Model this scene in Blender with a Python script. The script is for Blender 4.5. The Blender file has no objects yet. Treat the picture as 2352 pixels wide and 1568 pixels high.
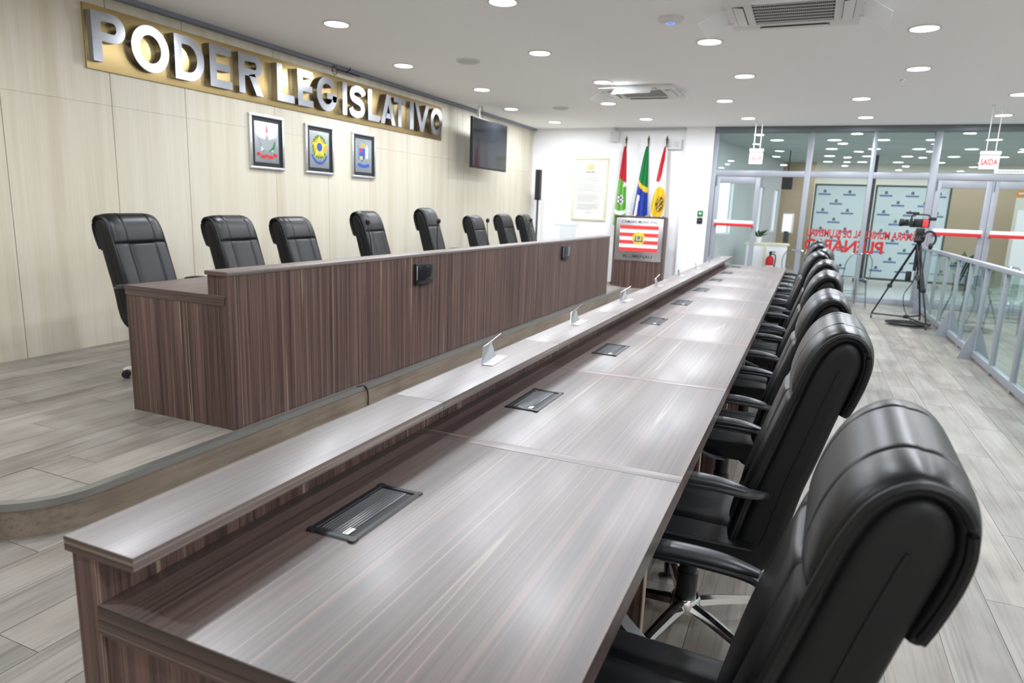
import bpy, bmesh, math, random
from math import sin, cos, pi, radians, sqrt
from mathutils import Vector, Matrix
random.seed(7)
SC = bpy.context.scene
COL = SC.collection

# ------------------------------------------------------------------ camera
CAM = (0.2197, -1.5873, 1.4387)
YAW, PITCH, ROLL, FPX = -0.4048, -0.1992, 0.0383, 1547.17
cd = bpy.data.cameras.new('camera'); cam = bpy.data.objects.new('camera', cd); COL.objects.link(cam)
fw = Vector((sin(YAW)*cos(PITCH), cos(YAW)*cos(PITCH), sin(PITCH)))
rt = Vector((cos(YAW), -sin(YAW), 0)); up = rt.cross(fw)
rt2 = rt*cos(ROLL) + up*sin(ROLL); up2 = up*cos(ROLL) - rt*sin(ROLL)
mw = Matrix((rt2, up2, -fw)).transposed().to_4x4(); mw.translation = CAM
cam.matrix_world = mw
cd.sensor_width = 36; cd.sensor_fit = 'HORIZONTAL'; cd.lens = 36*FPX/2352
cd.clip_start = 0.05; cd.clip_end = 200
cd.dof.use_dof = True; cd.dof.focus_distance = 2.3; cd.dof.aperture_fstop = 4.0
SC.camera = cam

# ------------------------------------------------------------------ world, exposure
w = bpy.data.worlds.new('sky'); SC.world = w; w.use_nodes = True
w.node_tree.nodes['Background'].inputs[0].default_value = (0.86, 0.93, 1.0, 1)
w.node_tree.nodes['Background'].inputs[1].default_value = 3.0
vs = SC.view_settings; vs.view_transform = 'Standard'; vs.look = 'None'; vs.gamma = 1.0
vs.exposure = 0.0; vs.use_curve_mapping = False
SC.cycles.transparent_max_bounces = 16
SC.cycles.max_bounces = 6; SC.cycles.diffuse_bounces = 4; SC.cycles.glossy_bounces = 3; SC.cycles.transmission_bounces = 4
SC.cycles.use_adaptive_sampling = True; SC.cycles.adaptive_threshold = 0.04; SC.cycles.adaptive_min_samples = 16
SC.cycles.sample_clamp_indirect = 8.0
LAMP_W = 25.0          # watts of each ceiling downlight
LAMP_SPREAD = 180

# ------------------------------------------------------------------ materials
def srgb(r, g, b):
    f = lambda c: c/12.92 if c <= .04045 else ((c+.055)/1.055)**2.4
    return (f(r/255), f(g/255), f(b/255), 1)
MATS = {}
def mat(name, col=(.5,.5,.5,1), rough=.5, metal=0.0, spec=.5, emit=0, coat=0, coat_rough=.1, trans=0, alpha=1, aniso=0):
    if name in MATS: return MATS[name]
    m = bpy.data.materials.new(name); m.use_nodes = True
    b = m.node_tree.nodes['Principled BSDF']; I = b.inputs
    I['Base Color'].default_value = col; I['Roughness'].default_value = rough; I['Metallic'].default_value = metal
    I['Specular IOR Level'].default_value = spec
    I['Coat Weight'].default_value = coat; I['Coat Roughness'].default_value = coat_rough
    I['Transmission Weight'].default_value = trans; I['Alpha'].default_value = alpha
    I['Anisotropic'].default_value = aniso
    if emit: I['Emission Color'].default_value = col; I['Emission Strength'].default_value = emit
    MATS[name] = m
    return m
def nodes(m): return m.node_tree.nodes, m.node_tree.links, m.node_tree.nodes['Principled BSDF']
def nn(m, typ, **kw):
    n = m.node_tree.nodes.new(typ)
    for k, v in kw.items(): setattr(n, k, v)
    return n
def mapped(m, scale, loc=(0,0,0)):
    g = nn(m, 'ShaderNodeNewGeometry'); mp = nn(m, 'ShaderNodeMapping')
    mp.inputs['Scale'].default_value = scale; mp.inputs['Location'].default_value = loc
    m.node_tree.links.new(g.outputs['Position'], mp.inputs['Vector'])
    return mp.outputs['Vector']
def noise(m, vec, scale=1, detail=4, rough=.55, dist=0):
    n = nn(m, 'ShaderNodeTexNoise'); n.inputs['Scale'].default_value = scale
    n.inputs['Detail'].default_value = detail; n.inputs['Roughness'].default_value = rough
    n.inputs['Distortion'].default_value = dist
    m.node_tree.links.new(vec, n.inputs['Vector']); return n.outputs['Fac']
def ramp(m, fac, stops, interp='LINEAR'):
    r = nn(m, 'ShaderNodeValToRGB'); e = r.color_ramp.elements; r.color_ramp.interpolation = interp
    while len(e) < len(stops): e.new(.5)
    for x, (p, c) in zip(e, stops): x.position = p; x.color = c
    m.node_tree.links.new(fac, r.inputs['Fac']); return r.outputs['Color']
def mix(m, a, b, fac, blend='MIX'):
    n = nn(m, 'ShaderNodeMix', data_type='RGBA', blend_type=blend)
    L = m.node_tree.links
    for s, v in ((n.inputs[0], fac), (n.inputs[6], a), (n.inputs[7], b)):
        if hasattr(v, 'links'): L.new(v, s)
        else: s.default_value = v
    return n.outputs[2]
def bump(m, h, strength=.2, dist=.002):
    b = nn(m, 'ShaderNodeBump'); b.inputs['Strength'].default_value = strength; b.inputs['Distance'].default_value = dist
    m.node_tree.links.new(h, b.inputs['Height']); m.node_tree.links.new(b.outputs['Normal'], m.node_tree.nodes['Principled BSDF'].inputs['Normal'])
def walnut(name, axis, rough=.3, seed=0, spec=.5, coat=0, ior=1.5, lift=1.0):
    m = mat(name, rough=rough, spec=spec, coat=coat, coat_rough=.26); N, L, B = nodes(m)
    B.inputs['IOR'].default_value = ior
    def sc(a, b):
        s = [a, a, a]; s[axis] = b; return tuple(s)
    v1 = mapped(m, sc(24, .35), (seed, seed*2, 1)); n1 = noise(m, v1, 1, 5, .6, .25)
    c1 = ramp(m, n1, [(.28, srgb(44, 30, 28)), (.45, srgb(78, 58, 52)), (.6, srgb(97, 75, 68)), (.75, srgb(62, 46, 44))])
    v2 = mapped(m, sc(130, .7), (3, seed, 2)); n2 = noise(m, v2, 1, 3, .6)
    c2 = mix(m, c1, mix(m, c1, (.42, .38, .37, 1), 1.0, 'MULTIPLY'), ramp(m, n2, [(.40, (1, 1, 1, 1)), (.58, (0, 0, 0, 1))]))
    v3 = mapped(m, sc(17, .12), (9+seed, 4, 7)); n3 = noise(m, v3, 1, 1, .4)
    st = ramp(m, n3, [(.0, (0, 0, 0, 1)), (.615, (0, 0, 0, 1)), (.622, (.6, .6, .6, 1)), (.629, (0, 0, 0, 1))])
    c3 = mix(m, c2, srgb(160, 146, 124), st)
    c3 = mix(m, c3, (lift, lift, lift, 1), 1.0, 'MULTIPLY')
    L.new(c3, B.inputs['Base Color'])
    bump(m, n2, .08, .001)
    return m
W_TOP = walnut('walnut_grain_along', 1, .47, 0, 1.0, .2, 1.85, 1.1)
W_J = walnut('walnut_joint_strip', 0, .47, 3, 1.0, .2, 1.85, 1.9)
W_X = walnut('walnut_grain_across', 0, .47, 3, .8, .1)
W_PAN = walnut('walnut_grain_upright', 2, .5, 5, lift=1.4)
def plankmat(name, tint, rough=.42):
    m = mat(name, rough=rough, spec=.45); N, L, B = nodes(m)
    oi = nn(m, 'ShaderNodeObjectInfo')
    g = nn(m, 'ShaderNodeNewGeometry'); ad = nn(m, 'ShaderNodeVectorMath', operation='MULTIPLY_ADD')
    L.new(oi.outputs['Random'], ad.inputs[0]); ad.inputs[1].default_value = (7.7, 13.1, 3.3); L.new(g.outputs['Position'], ad.inputs[2])
    def mp(s):
        x = nn(m, 'ShaderNodeMapping'); x.inputs['Scale'].default_value = s; L.new(ad.outputs[0], x.inputs['Vector']); return x.outputs['Vector']
    n1 = noise(m, mp((9, .9, 9)), 1, 6, .62, .6)
    c1 = ramp(m, n1, [(.25, tuple(x*.62 for x in tint[:3])+(1,)), (.5, tint), (.75, tuple(min(1, x*1.22) for x in tint[:3])+(1,))])
    n2 = noise(m, mp((60, 1.6, 60)), 1, 3, .6)
    c2 = mix(m, c1, (.55, .52, .5, 1), ramp(m, n2, [(.5, (0, 0, 0, 1)), (.68, (.6, .6, .6, 1))]), 'MULTIPLY')
    n3 = noise(m, mp((3, 2.2, 3)), 1, 2, .5)
    c3 = mix(m, c2, (.74, .7, .68, 1), ramp(m, n3, [(.45, (0, 0, 0, 1)), (.66, (.9, .9, .9, 1))]), 'MULTIPLY')
    hv = nn(m, 'ShaderNodeHueSaturation'); L.new(c3, hv.inputs['Color'])
    mr = nn(m, 'ShaderNodeMapRange'); L.new(oi.outputs['Random'], mr.inputs[0]); mr.inputs[3].default_value = .88; mr.inputs[4].default_value = 1.1
    L.new(mr.outputs[0], hv.inputs['Value']); L.new(hv.outputs[0], B.inputs['Base Color'])
    bump(m, n2, .12, .001)
    return m
OAK = plankmat('limed_oak_floor', srgb(140, 134, 126))
OAKD = plankmat('limed_oak_riser', srgb(140, 127, 113))
def maple():
    m = mat('pale_maple_panel', rough=.42, spec=.4); N, L, B = nodes(m)
    oi = nn(m, 'ShaderNodeObjectInfo')
    n1 = noise(m, mapped(m, (7, 7, .35)), 1, 4, .55, .2)
    c = ramp(m, n1, [(.3, srgb(198, 189, 168)), (.5, srgb(208, 201, 183)), (.7, srgb(213, 207, 191))])
    n2 = noise(m, mapped(m, (60, 60, 1.2)), 1, 2)
    c = mix(m, c, (.93, .91, .88, 1), ramp(m, n2, [(.5, (0, 0, 0, 1)), (.7, (.8, .8, .8, 1))]), 'MULTIPLY')
    L.new(c, B.inputs['Base Color']); return m
MAPLE = maple()
def leather():
    m = mat('black_leather', srgb(13, 14, 17), .36, spec=.4); N, L, B = nodes(m)
    v = nn(m, 'ShaderNodeTexVoronoi'); v.inputs['Scale'].default_value = 420
    tc = nn(m, 'ShaderNodeTexCoord'); L.new(tc.outputs['Object'], v.inputs['Vector'])
    bump(m, v.outputs['Distance'], .12, .0008); return m
LEATHER = leather()
GUSSET = mat('black_leatherette_side', srgb(13, 14, 16), .5, spec=.4)
PLASTIC = mat('black_plastic', srgb(24, 25, 27), .38)
ARMP = mat('dark_grey_armrest', srgb(44, 46, 50), .34, spec=.55)
CHROME = mat('chrome', (.8, .8, .82, 1), .12, 1)
def brushed(name, col, rough, axis):
    m = mat(name, col, rough, 1.0); N, L, B = nodes(m)
    s = [90, 90, 90]; s[axis] = 1.5
    n = noise(m, mapped(m, tuple(s)), 1, 2, .5)
    c = ramp(m, n, [(.3, tuple(x*.95 for x in col[:3])+(1,)), (.7, col)]); L.new(c, B.inputs['Base Color'])
    mr = nn(m, 'ShaderNodeMapRange'); L.new(n, mr.inputs[0]); mr.inputs[3].default_value = rough*.92; mr.inputs[4].default_value = rough*1.08
    L.new(mr.outputs[0], B.inputs['Roughness']); return m
STEEL = brushed('brushed_steel', (.64, .65, .68, 1), .28, 1)
LSTEEL = brushed('letter_steel', (.36, .37, .40, 1), .22, 1)
BRONZE = brushed('golden_brushed_plate', srgb(196, 172, 122), .30, 1)
ALU = mat('satin_aluminium', (.62, .64, .67, 1), .34, .9)
ALUF = mat('aluminium_window_frame', srgb(158, 162, 171), .38, .35)
ALUD = mat('grey_head_rail', srgb(112, 118, 124), .4, .3)
NOSE = mat('aluminium_nosing', (.33, .34, .33, 1), .36, .9)
WHITE = mat('white_paint', srgb(246, 246, 248), .6)
CEIL = mat('ceiling_paint', srgb(248, 248, 248), .8, spec=.2)
CREAM = mat('cream_paint', srgb(232, 228, 218), .6)
TANW = mat('tan_paint', srgb(176, 158, 132), .65)
SLATE = mat('slate_grey_trim', srgb(136, 142, 158), .5)
GREYW = mat('pale_grey_paint', srgb(198, 204, 206), .6)
TILE = mat('foyer_tile', srgb(190, 190, 186), .25)
OFFW = mat('offwhite_plastic', srgb(226, 226, 224), .55, spec=.3)
BLACK = mat('matt_black', srgb(16, 16, 18), .55)
DKGREY = mat('dark_grey_grille', srgb(70, 72, 76), .6)
SCREEN = mat('dark_glossy_screen', srgb(30, 34, 40), .08, spec=.6)
RED = mat('red_print', srgb(206, 30, 36), .5)
GREENP = mat('green_print', srgb(22, 122, 66), .55)
YEL = mat('yellow_print', srgb(240, 204, 40), .55)
BLUE = mat('blue_print', srgb(38, 78, 168), .55)
BLUEG = mat('grey_blue_print', srgb(92, 120, 160), .55)
WCLOTH = mat('white_cloth', srgb(240, 240, 242), .7)
RCLOTH = mat('red_cloth', srgb(196, 36, 52), .7)
GCLOTH = mat('green_cloth', srgb(14, 122, 62), .7)
LGCLOTH = mat('light_green_cloth', srgb(112, 178, 76), .7)
YCLOTH = mat('yellow_cloth', srgb(236, 196, 42), .7)
BCLOTH = mat('blue_cloth', srgb(36, 62, 158), .7)
DKPRINT = mat('dark_print', srgb(40, 42, 44), .5)
PAPER = mat('paper', srgb(236, 236, 228), .7)
PALEWOOD = mat('pale_gilt_frame', srgb(226, 220, 194), .5)
EDGE = mat('beige_edge_band', srgb(150, 126, 108), .5)
RUBBER = mat('black_cable_rubber', srgb(20, 20, 22), .6)
LEAF = mat('dark_leaf', srgb(44, 84, 44), .5)
DIFF = mat('lamp_diffuser', (1, 1, .98, 1), .5, emit=14)
FDIFF = mat('foyer_lamp_diffuser', (.96, 1, .98, 1), .5, emit=9)
BLUELED = mat('blue_led', (.25, .35, 1, 1), .5, emit=.8)
SIGNW = mat('lit_sign_face', (.9, .88, .88, 1), .4, emit=.12)
for m_ in (DIFF, FDIFF, BLUELED, SIGNW): m_.cycles.emission_sampling = 'NONE'   # the lamp below each diffuser is what is sampled
def glass(name, tint=(.94, .975, .965, 1), ior=1.45, rough=0.0):
    m = bpy.data.materials.new(name); m.use_nodes = True; N, L = m.node_tree.nodes, m.node_tree.links
    N.remove(N['Principled BSDF']); o = N['Material Output']
    t = N.new('ShaderNodeBsdfTransparent'); t.inputs[0].default_value = tint
    g = N.new('ShaderNodeBsdfGlossy'); g.inputs['Roughness'].default_value = rough; g.inputs[0].default_value = (1, 1, 1, 1)
    f = N.new('ShaderNodeFresnel'); f.inputs[0].default_value = ior
    x = N.new('ShaderNodeMixShader'); ge = N.new('ShaderNodeNewGeometry'); mu = N.new('ShaderNodeMath'); mu.operation = 'MULTIPLY'; iv = N.new('ShaderNodeMath'); iv.operation = 'SUBTRACT'; iv.inputs[0].default_value = 1
    L.new(ge.outputs['Backfacing'], iv.inputs[1]); L.new(f.outputs[0], mu.inputs[0]); L.new(iv.outputs[0], mu.inputs[1])
    L.new(mu.outputs[0], x.inputs[0]); L.new(t.outputs[0], x.inputs[1]); L.new(g.outputs[0], x.inputs[2])
    L.new(x.outputs[0], o.inputs[0]); return m
GLASS = glass('partition_glass')
RGLASS = glass('railing_glass', (.80, .905, .885, 1))
CRIM = glass('clear_rim', (.66, .7, .74, 1), 2.2, .1)
ACRYL = glass('clear_acrylic', (.93, .95, .96, 1), 1.5, .03)

# ------------------------------------------------------------------ mesh building
class MB:
    def __init__(s): s.v = []; s.f = []; s.m = []
    def add(s, vs_, fs, mi=0):
        n = len(s.v); s.v += [tuple(x) for x in vs_]
        for f in fs: s.f.append(tuple(i+n for i in f)); s.m.append(mi)
        return s
    def box(s, x0, x1, y0, y1, z0, z1, bev=0, mi=0):
        V = [(x0,y0,z0),(x1,y0,z0),(x1,y1,z0),(x0,y1,z0),(x0,y0,z1),(x1,y0,z1),(x1,y1,z1),(x0,y1,z1)]
        F = [(0,3,2,1),(4,5,6,7),(0,1,5,4),(1,2,6,5),(2,3,7,6),(3,0,4,7)]
        if not bev: return s.add(V, F, mi)
        bm = bmesh.new(); bv = [bm.verts.new(v) for v in V]
        for f in F: bm.faces.new([bv[i] for i in f])
        bmesh.ops.bevel(bm, geom=bm.edges[:], offset=bev, segments=2, affect='EDGES', profile=.6)
        return s._bm(bm, mi)
    def _bm(s, bm, mi=0):
        bm.verts.index_update()
        s.add([v.co for v in bm.verts], [[v.index for v in f.verts] for f in bm.faces], mi); bm.free(); return s
    def sweep(s, path, sec, mi=0, closed=False, capped=True, upv=(0,0,1)):
        """sec: list of (a,b) offsets (or function i->list); a along side vector, b along 'up' normal"""
        P = [Vector(p) for p in path]; n = len(P); rings = []
        for i in range(n):
            a = P[(i-1) % n] if (closed or i > 0) else P[i]; b = P[(i+1) % n] if (closed or i < n-1) else P[i]
            t = (b-a).normalized(); u = Vector(upv)
            if abs(t.dot(u)) > .97: u = Vector((0,1,0)) if abs(t.y) < .9 else Vector((1,0,0))
            sd = t.cross(u).normalized(); no = sd.cross(t)
            S = sec(i) if callable(sec) else sec
            rings.append([P[i]+sd*x+no*y for x, y in S])
        k = len(rings[0]); V = [q for r in rings for q in r]; F = []
        for i in range(n if closed else n-1):
            for j in range(k):
                F.append((i*k+j, i*k+(j+1) % k, ((i+1) % n)*k+(j+1) % k, ((i+1) % n)*k+j))
        if capped and not closed: F += [tuple(range(k))[::-1], tuple((n-1)*k+j for j in range(k))]
        return s.add(V, F, mi)
    def tube(s, path, r, n=8, mi=0, closed=False):
        if callable(r): sec = lambda i: [(r(i)*cos(2*pi*j/n), r(i)*sin(2*pi*j/n)) for j in range(n)]
        else: sec = [(r*cos(2*pi*j/n), r*sin(2*pi*j/n)) for j in range(n)]
        return s.sweep(path, sec, mi, closed)
    def lathe(s, prof, n=20, c=(0,0,0), mi=0, axis='z', cap=True):
        V = []; F = []; k = len(prof)
        for r, z in prof:
            for j in range(n):
                a = 2*pi*j/n; p = (r*cos(a), r*sin(a), z)
                if axis == 'x': p = (p[2], p[0], p[1])
                if axis == 'y': p = (p[0], p[2], p[1])
                V.append((p[0]+c[0], p[1]+c[1], p[2]+c[2]))
        for i in range(k-1):
            for j in range(n): F.append((i*n+j, i*n+(j+1) % n, (i+1)*n+(j+1) % n, (i+1)*n+j))
        if cap: F += [tuple(range(n))[::-1], tuple((k-1)*n+j for j in range(n))]
        return s.add(V, F, mi)
    def prism(s, poly, d0, d1, axis=0, mi=0):
        """poly in the plane perpendicular to axis (0:(y,z) 1:(x,z) 2:(x,y))"""
        def pt(p, d): return [(d, p[0], p[1]), (p[0], d, p[1]), (p[0], p[1], d)][axis]
        n = len(poly); V = [pt(p, d0) for p in poly]+[pt(p, d1) for p in poly]
        F = [tuple(range(n))[::-1], tuple(range(n, 2*n))]+[(i, (i+1) % n, n+(i+1) % n, n+i) for i in range(n)]
        return s.add(V, F, mi)
    def grid(s, fn, nu, nv, mi=0, closeu=False):
        V = [fn(i/nu, j/nv) for i in range(nu+(0 if closeu else 1)) for j in range(nv+1)]; F = []
        k = nu+(0 if closeu else 1)
        for i in range(nu):
            for j in range(nv):
                a, b = i % k, (i+1) % k; F.append((a*(nv+1)+j, b*(nv+1)+j, b*(nv+1)+j+1, a*(nv+1)+j+1))
        return s.add(V, F, mi)
    def disc(s, c, r, n=16, axis=1, mi=0, ry=None, th=.001):
        ry = ry or r
        return s.prism([(c[0]+r*cos(2*pi*j/n), c[1]+ry*sin(2*pi*j/n)) for j in range(n)], c[2], c[2]+th, axis, mi)
    def xf(s, M, start=0):
        s.v[start:] = [tuple(M @ Vector(p)) for p in s.v[start:]]; return s
    def mesh(s, name, mats, ang=35):
        me = bpy.data.meshes.new(name); me.from_pydata(s.v, [], s.f); me.update()
        bm = bmesh.new(); bm.from_mesh(me); bmesh.ops.recalc_face_normals(bm, faces=bm.faces[:]); bm.to_mesh(me); bm.free()
        for mm in (mats if isinstance(mats, (list, tuple)) else [mats]): me.materials.append(mm)
        me.polygons.foreach_set('material_index', s.m)
        me.polygons.foreach_set('use_smooth', [True]*len(me.polygons)); me.set_sharp_from_angle(angle=radians(ang))
        return me
    def build(s, name, mats, parent=None, loc=(0,0,0), rot=(0,0,0), ang=35):
        return put(name, s.mesh(name, mats, ang), parent, loc, rot)
def put(name, me, parent=None, loc=(0,0,0), rot=(0,0,0)):
    o = bpy.data.objects.new(name, me); COL.objects.link(o); o.location = loc; o.rotation_euler = rot
    if parent: o.parent = parent
    return o
def tag(o, label, cat, group=None, kind=None):
    if label: o['label'] = label
    if cat: o['category'] = cat
    if group: o['group'] = group
    if kind: o['kind'] = kind
    return o
def thing(name, label, cat, loc=(0,0,0), rz=0, group=None):
    return tag(put(name, None, None, loc, (0,0,rz)), label, cat, group)
def struct(o, label=None):
    o['kind'] = 'structure'
    if label: o['label'] = label
    return o
KIDS = {}
def kids(o):
    return [c for c in bpy.data.objects if c.parent == o]
def snapshot(o): return (o, [snapshot(c) for c in kids(o)])
def copy_tree(t, parent=None):
    o, ch = t; c = o.copy(); COL.objects.link(c); c.parent = parent
    for x in ch: copy_tree(x, c)
    return c
def text_mb(body, fit, map3, depth=.01, offset=.0, mi=0, size=1.0, shear=0):
    """flat lettering as MB: fit=(a0,a1,b0,b1) box it is scaled to; map3(a,b,d)->xyz"""
    cu = bpy.data.curves.new('lettering', 'FONT'); cu.body = body; cu.size = size; cu.extrude = .5; cu.offset = offset
    cu.resolution_u = 4
    o = bpy.data.objects.new('lettering', cu); COL.objects.link(o)
    dg = bpy.context.evaluated_depsgraph_get(); me = bpy.data.meshes.new_from_object(o.evaluated_get(dg))
    V = [v.co.copy() for v in me.vertices]; F = [tuple(p.vertices) for p in me.polygons]
    bpy.data.objects.remove(o); bpy.data.curves.remove(cu); bpy.data.meshes.remove(me)
    ax = [v.x for v in V]; ay = [v.y for v in V]; lo, hi, bo, to = min(ax), max(ax), min(ay), max(ay)
    a0, a1, b0, b1 = fit; mb = MB()
    mb.add([map3(a0+(v.x-lo)/(hi-lo)*(a1-a0), b0+(v.y-bo)/(to-bo)*(b1-b0), (v.z+.5)*depth) for v in V], F, mi)
    return mb
def spline(pts, n):
    """Catmull-Rom through pts"""
    P = [Vector(p) for p in pts]; P = [P[0]*2-P[1]]+P+[P[-1]*2-P[-2]]; out = []; segs = len(P)-3
    for k in range(n+1):
        t = k/n*segs; i = min(int(t), segs-1); t -= i; a, b, c, d = P[i:i+4]
        out.append(.5*((2*b)+(c-a)*t+(2*a-5*b+4*c-d)*t*t+(3*b-a-3*c+d)*t**3))
    return out
def proj(p):
    d = Vector(p)-Vector(CAM); z = d.dot(fw)
    if z < .05: return None
    return 1176+FPX*d.dot(rt2)/z, 784-FPX*d.dot(up2)/z

# ------------------------------------------------------------------ the room shell
WX, DZ, CZ, FY = -5.15, 0.155, 2.976, 11.65
XR, YN = 6.6, -4.2
fl = struct(MB().box(-5.4, XR, YN, FY+.1, -.12, -.0025).build('floor', OAK), 'limed oak plank floor of the council chamber')
PW, PL = .205, 1.24
pm = {}
def plank(par, x0, x1, y0, y1, z, mt):
    key = (round(x1-x0, 3), round(y1-y0, 3), mt.name)
    if key not in pm:
        g = .0013; pm[key] = MB().box(g, x1-x0-g, g, y1-y0-g, -.004, 0).mesh('plank', mt)
    return put('plank', pm[key], par, (x0, y0, z))
def seen(x0, x1, y0, y1, z, mg=90):
    ok = False
    for x in (x0, (x0+x1)/2, x1):
        for y in (y0, (y0+y1)/2, y1):
            q = proj((x, y, z))
            if q and -mg < q[0] < 2352+mg and 200 < q[1] < 1568+mg: ok = True
    return ok
nfl = 0
cols = int((4.3+3.5)/PW)
for i in range(cols):
    x0 = -3.5+i*PW; off = (i*.437 % 1)*PL
    j = 0
    y = -1.6-off
    while y < FY:
        y1 = min(y+PL, FY); y0 = max(y, -1.6)
        hid = (x0+PW < -2.52 and y0 > .3) or (x0 < -2.9 and y0 > -.1 and False) or (x0 > -.78 and x0+PW < -.35 and y0 > -.6) or (x0 > -2.4 and x0+PW < -.95 and y0 > .35 and y1 < 8.5) or (x0 > 2.9 and y0 > 0 and y1 < 6)
        if y1-y0 > .1 and not hid and seen(x0, x0+PW, y0, y1, 0):
            plank(fl, x0, x0+PW, y0, y1, 0, OAK); nfl += 1
        y += PL
# dais -------------------------------------------------------------
SX, DN, DF, RR = -2.534, -.105, 9.72, .355
arc = [(SX-RR+RR*cos(a), DN+RR+RR*sin(a)) for a in [radians(-90+90*k/10) for k in range(11)]]
arc2 = [(SX-RR+RR*cos(a), DF-RR+RR*sin(a)) for a in [radians(90*k/10) for k in range(11)]]
outline = [(WX, DN)]+arc+arc2+[(WX, DF)]
da = struct(MB().prism(outline, 0.0, DZ-.012, 2).prism([(x-.0 if x > WX else x, y) for x, y in outline], DZ-.012, DZ-.0025, 2, 1).build('floor_dais', [OAKD, OAK], ang=25), 'raised dais with limed oak boards and rounded corner')
def inset(pts, d):
    out = []
    for k, p in enumerate(pts):
        a = Vector(pts[max(k-1, 0)]); b = Vector(pts[min(k+1, len(pts)-1)]); t = (b-a).normalized()
        out.append((p[0]-t.y*d, p[1]+t.x*d))
    return out
edge = [(WX+.02, DN)]+arc+arc2
ein, eout = inset(edge, .036), inset(edge, -.006)
def nosing(k0, k1):
    o, n = eout[k0:k1+1], ein[k0:k1+1]
    mb = MB().prism(o+n[::-1], DZ-.006, DZ+.003, 2)
    mb.prism(o+inset(edge, .001)[k0:k1+1][::-1], DZ-.03, DZ-.006, 2)
    return mb.build('nosing_strip', NOSE, da, ang=25)
for k0, k1 in ((0, 1), (1, 3), (3, 5), (5, 7), (7, 9), (9, 11), (11, 12), (12, 15), (15, 18), (18, 22)): nosing(k0, k1)
for i in range(13):
    x1 = SX-.045-i*PW; x0 = max(x1-PW, WX+.002); y = DN+.05-(i*.61 % 1)*PL
    while y < DF:
        y1 = min(y+PL, DF-.02); y0 = max(y, DN+.05)
        if i < 2: y0, y1 = max(y0, DN+RR), min(y1, DF-RR)
        if y1-y0 > .1 and x1-x0 > .03 and not (-3.3 < x0 and x1 < -2.55 and y0 > 1.2 and y1 < 8.5) and seen(x0, x1, y0, y1, DZ):
            plank(da, x0, x1, y0, y1, DZ, OAK)
        y += PL
# left wall with veneer panels --------------------------------------
wl = struct(MB().box(WX-.3, WX-.012, YN, FY+.2, -.1, CZ+.1).build('wall_left', mat('panel_joint_brown', srgb(70, 60, 48), .8)), 'wall clad in pale maple veneer panels')  # dark brown backing that shows in the joints between panels
ys = [-4.2, -3.3, -2.35, -1.4, -.55, .55, 1.555, 2.41, 3.14, 4.28, 5.157, 6.0, 6.9, 7.77, 8.56, 9.53, 10.4, 11.65]
for a, b in zip(ys, ys[1:]):
    for z0, z1 in ((0.0, 2.115), (2.115, CZ)):
        MB().box(WX-.012, WX, a+.0028, b-.0028, z0+.0008, z1-.0008).build('panel', MAPLE, wl)
# ceiling, unseen walls ---------------------------------------------
ce = struct(MB().box(WX-.3, XR+.2, YN-.2, FY+.02, CZ, CZ+.12).build('ceiling', CEIL), 'plain white plaster ceiling with downlights')
struct(MB().box(WX, WX+.075, YN, FY, CZ-.035, CZ+.001).build('trim_1', SLATE), 'slate grey strip along the ceiling edge above maple wall')
struct(MB().box(XR, XR+.2, YN, FY, -.1, CZ+.1).build('wall_right', CREAM))
struct(MB().box(WX-.3, XR+.2, YN-.2, YN, -.1, CZ+.1).build('wall_near', CREAM))
# far wall: white part, pilaster, glazed part
GX0 = -1.54
wf = struct(MB().box(WX-.3, GX0-.02, FY, FY+.18, -.1, CZ+.1).build('wall_far', WHITE), 'plain white wall behind the lectern')
struct(MB().box(-2.07, GX0-.02, FY-.07, FY, 0, CZ).build('wall_pilaster', WHITE), 'shallow white pilaster beside the glass partition')
struct(MB().box(-3.42, GX0-.02, FY-.05, FY, CZ-.05, CZ).build('trim_2', GREYW), 'narrow header along the top of the white wall')
struct(MB().box(-2.35, -2.07, FY-.03, FY, 0.0, .1).build('baseboard_far', BLACK), 'short dark skirting beside the white pilaster')

# glazed partition ---------------------------------------------------
gp = struct(put('wall_glazed', None), 'aluminium framed glass partition to the foyer')
D0, D1 = FY-.05, FY+.05
def bar(x0, x1, z0, z1, name='mullion', m=ALUF, par=gp, y0=D0, y1=D1, bev=.004):
    return MB().box(x0, x1, y0, y1, z0, z1, bev).build(name, m, par)
def pane(x0, x1, z0, z1, par=gp, m=GLASS, y=FY):
    return MB().box(x0, x1, y-.004, y+.004, z0, z1).build('pane', m, par)
bar(GX0-.02, 6.5, CZ-.10, CZ, 'head_rail', ALUD, y0=FY-.07, y1=FY+.07)
TZ0, TZ1 = 2.115, 2.215
MX = [(GX0-.02, GX0+.06), (.03, .12), (1.03, 1.10), (1.925, 2.03), (3.62, 3.72), (5.0, 5.08)]
for a, b in MX: bar(a, b, 0 if a != .03 else 0, CZ-.10)
for (a0, a1), (b0, b1) in zip(MX, MX[1:]):
    bar(a1, b0, TZ0, TZ1, 'transom'); pane(a1, b0, TZ1, CZ-.10)
for (a1, b0) in ((.12, 1.03), (1.10, 1.925), (3.72, 5.0)):
    bar(a1, b0, 0, .10, 'bottom_rail'); pane(a1, b0, .10, TZ0)
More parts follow.
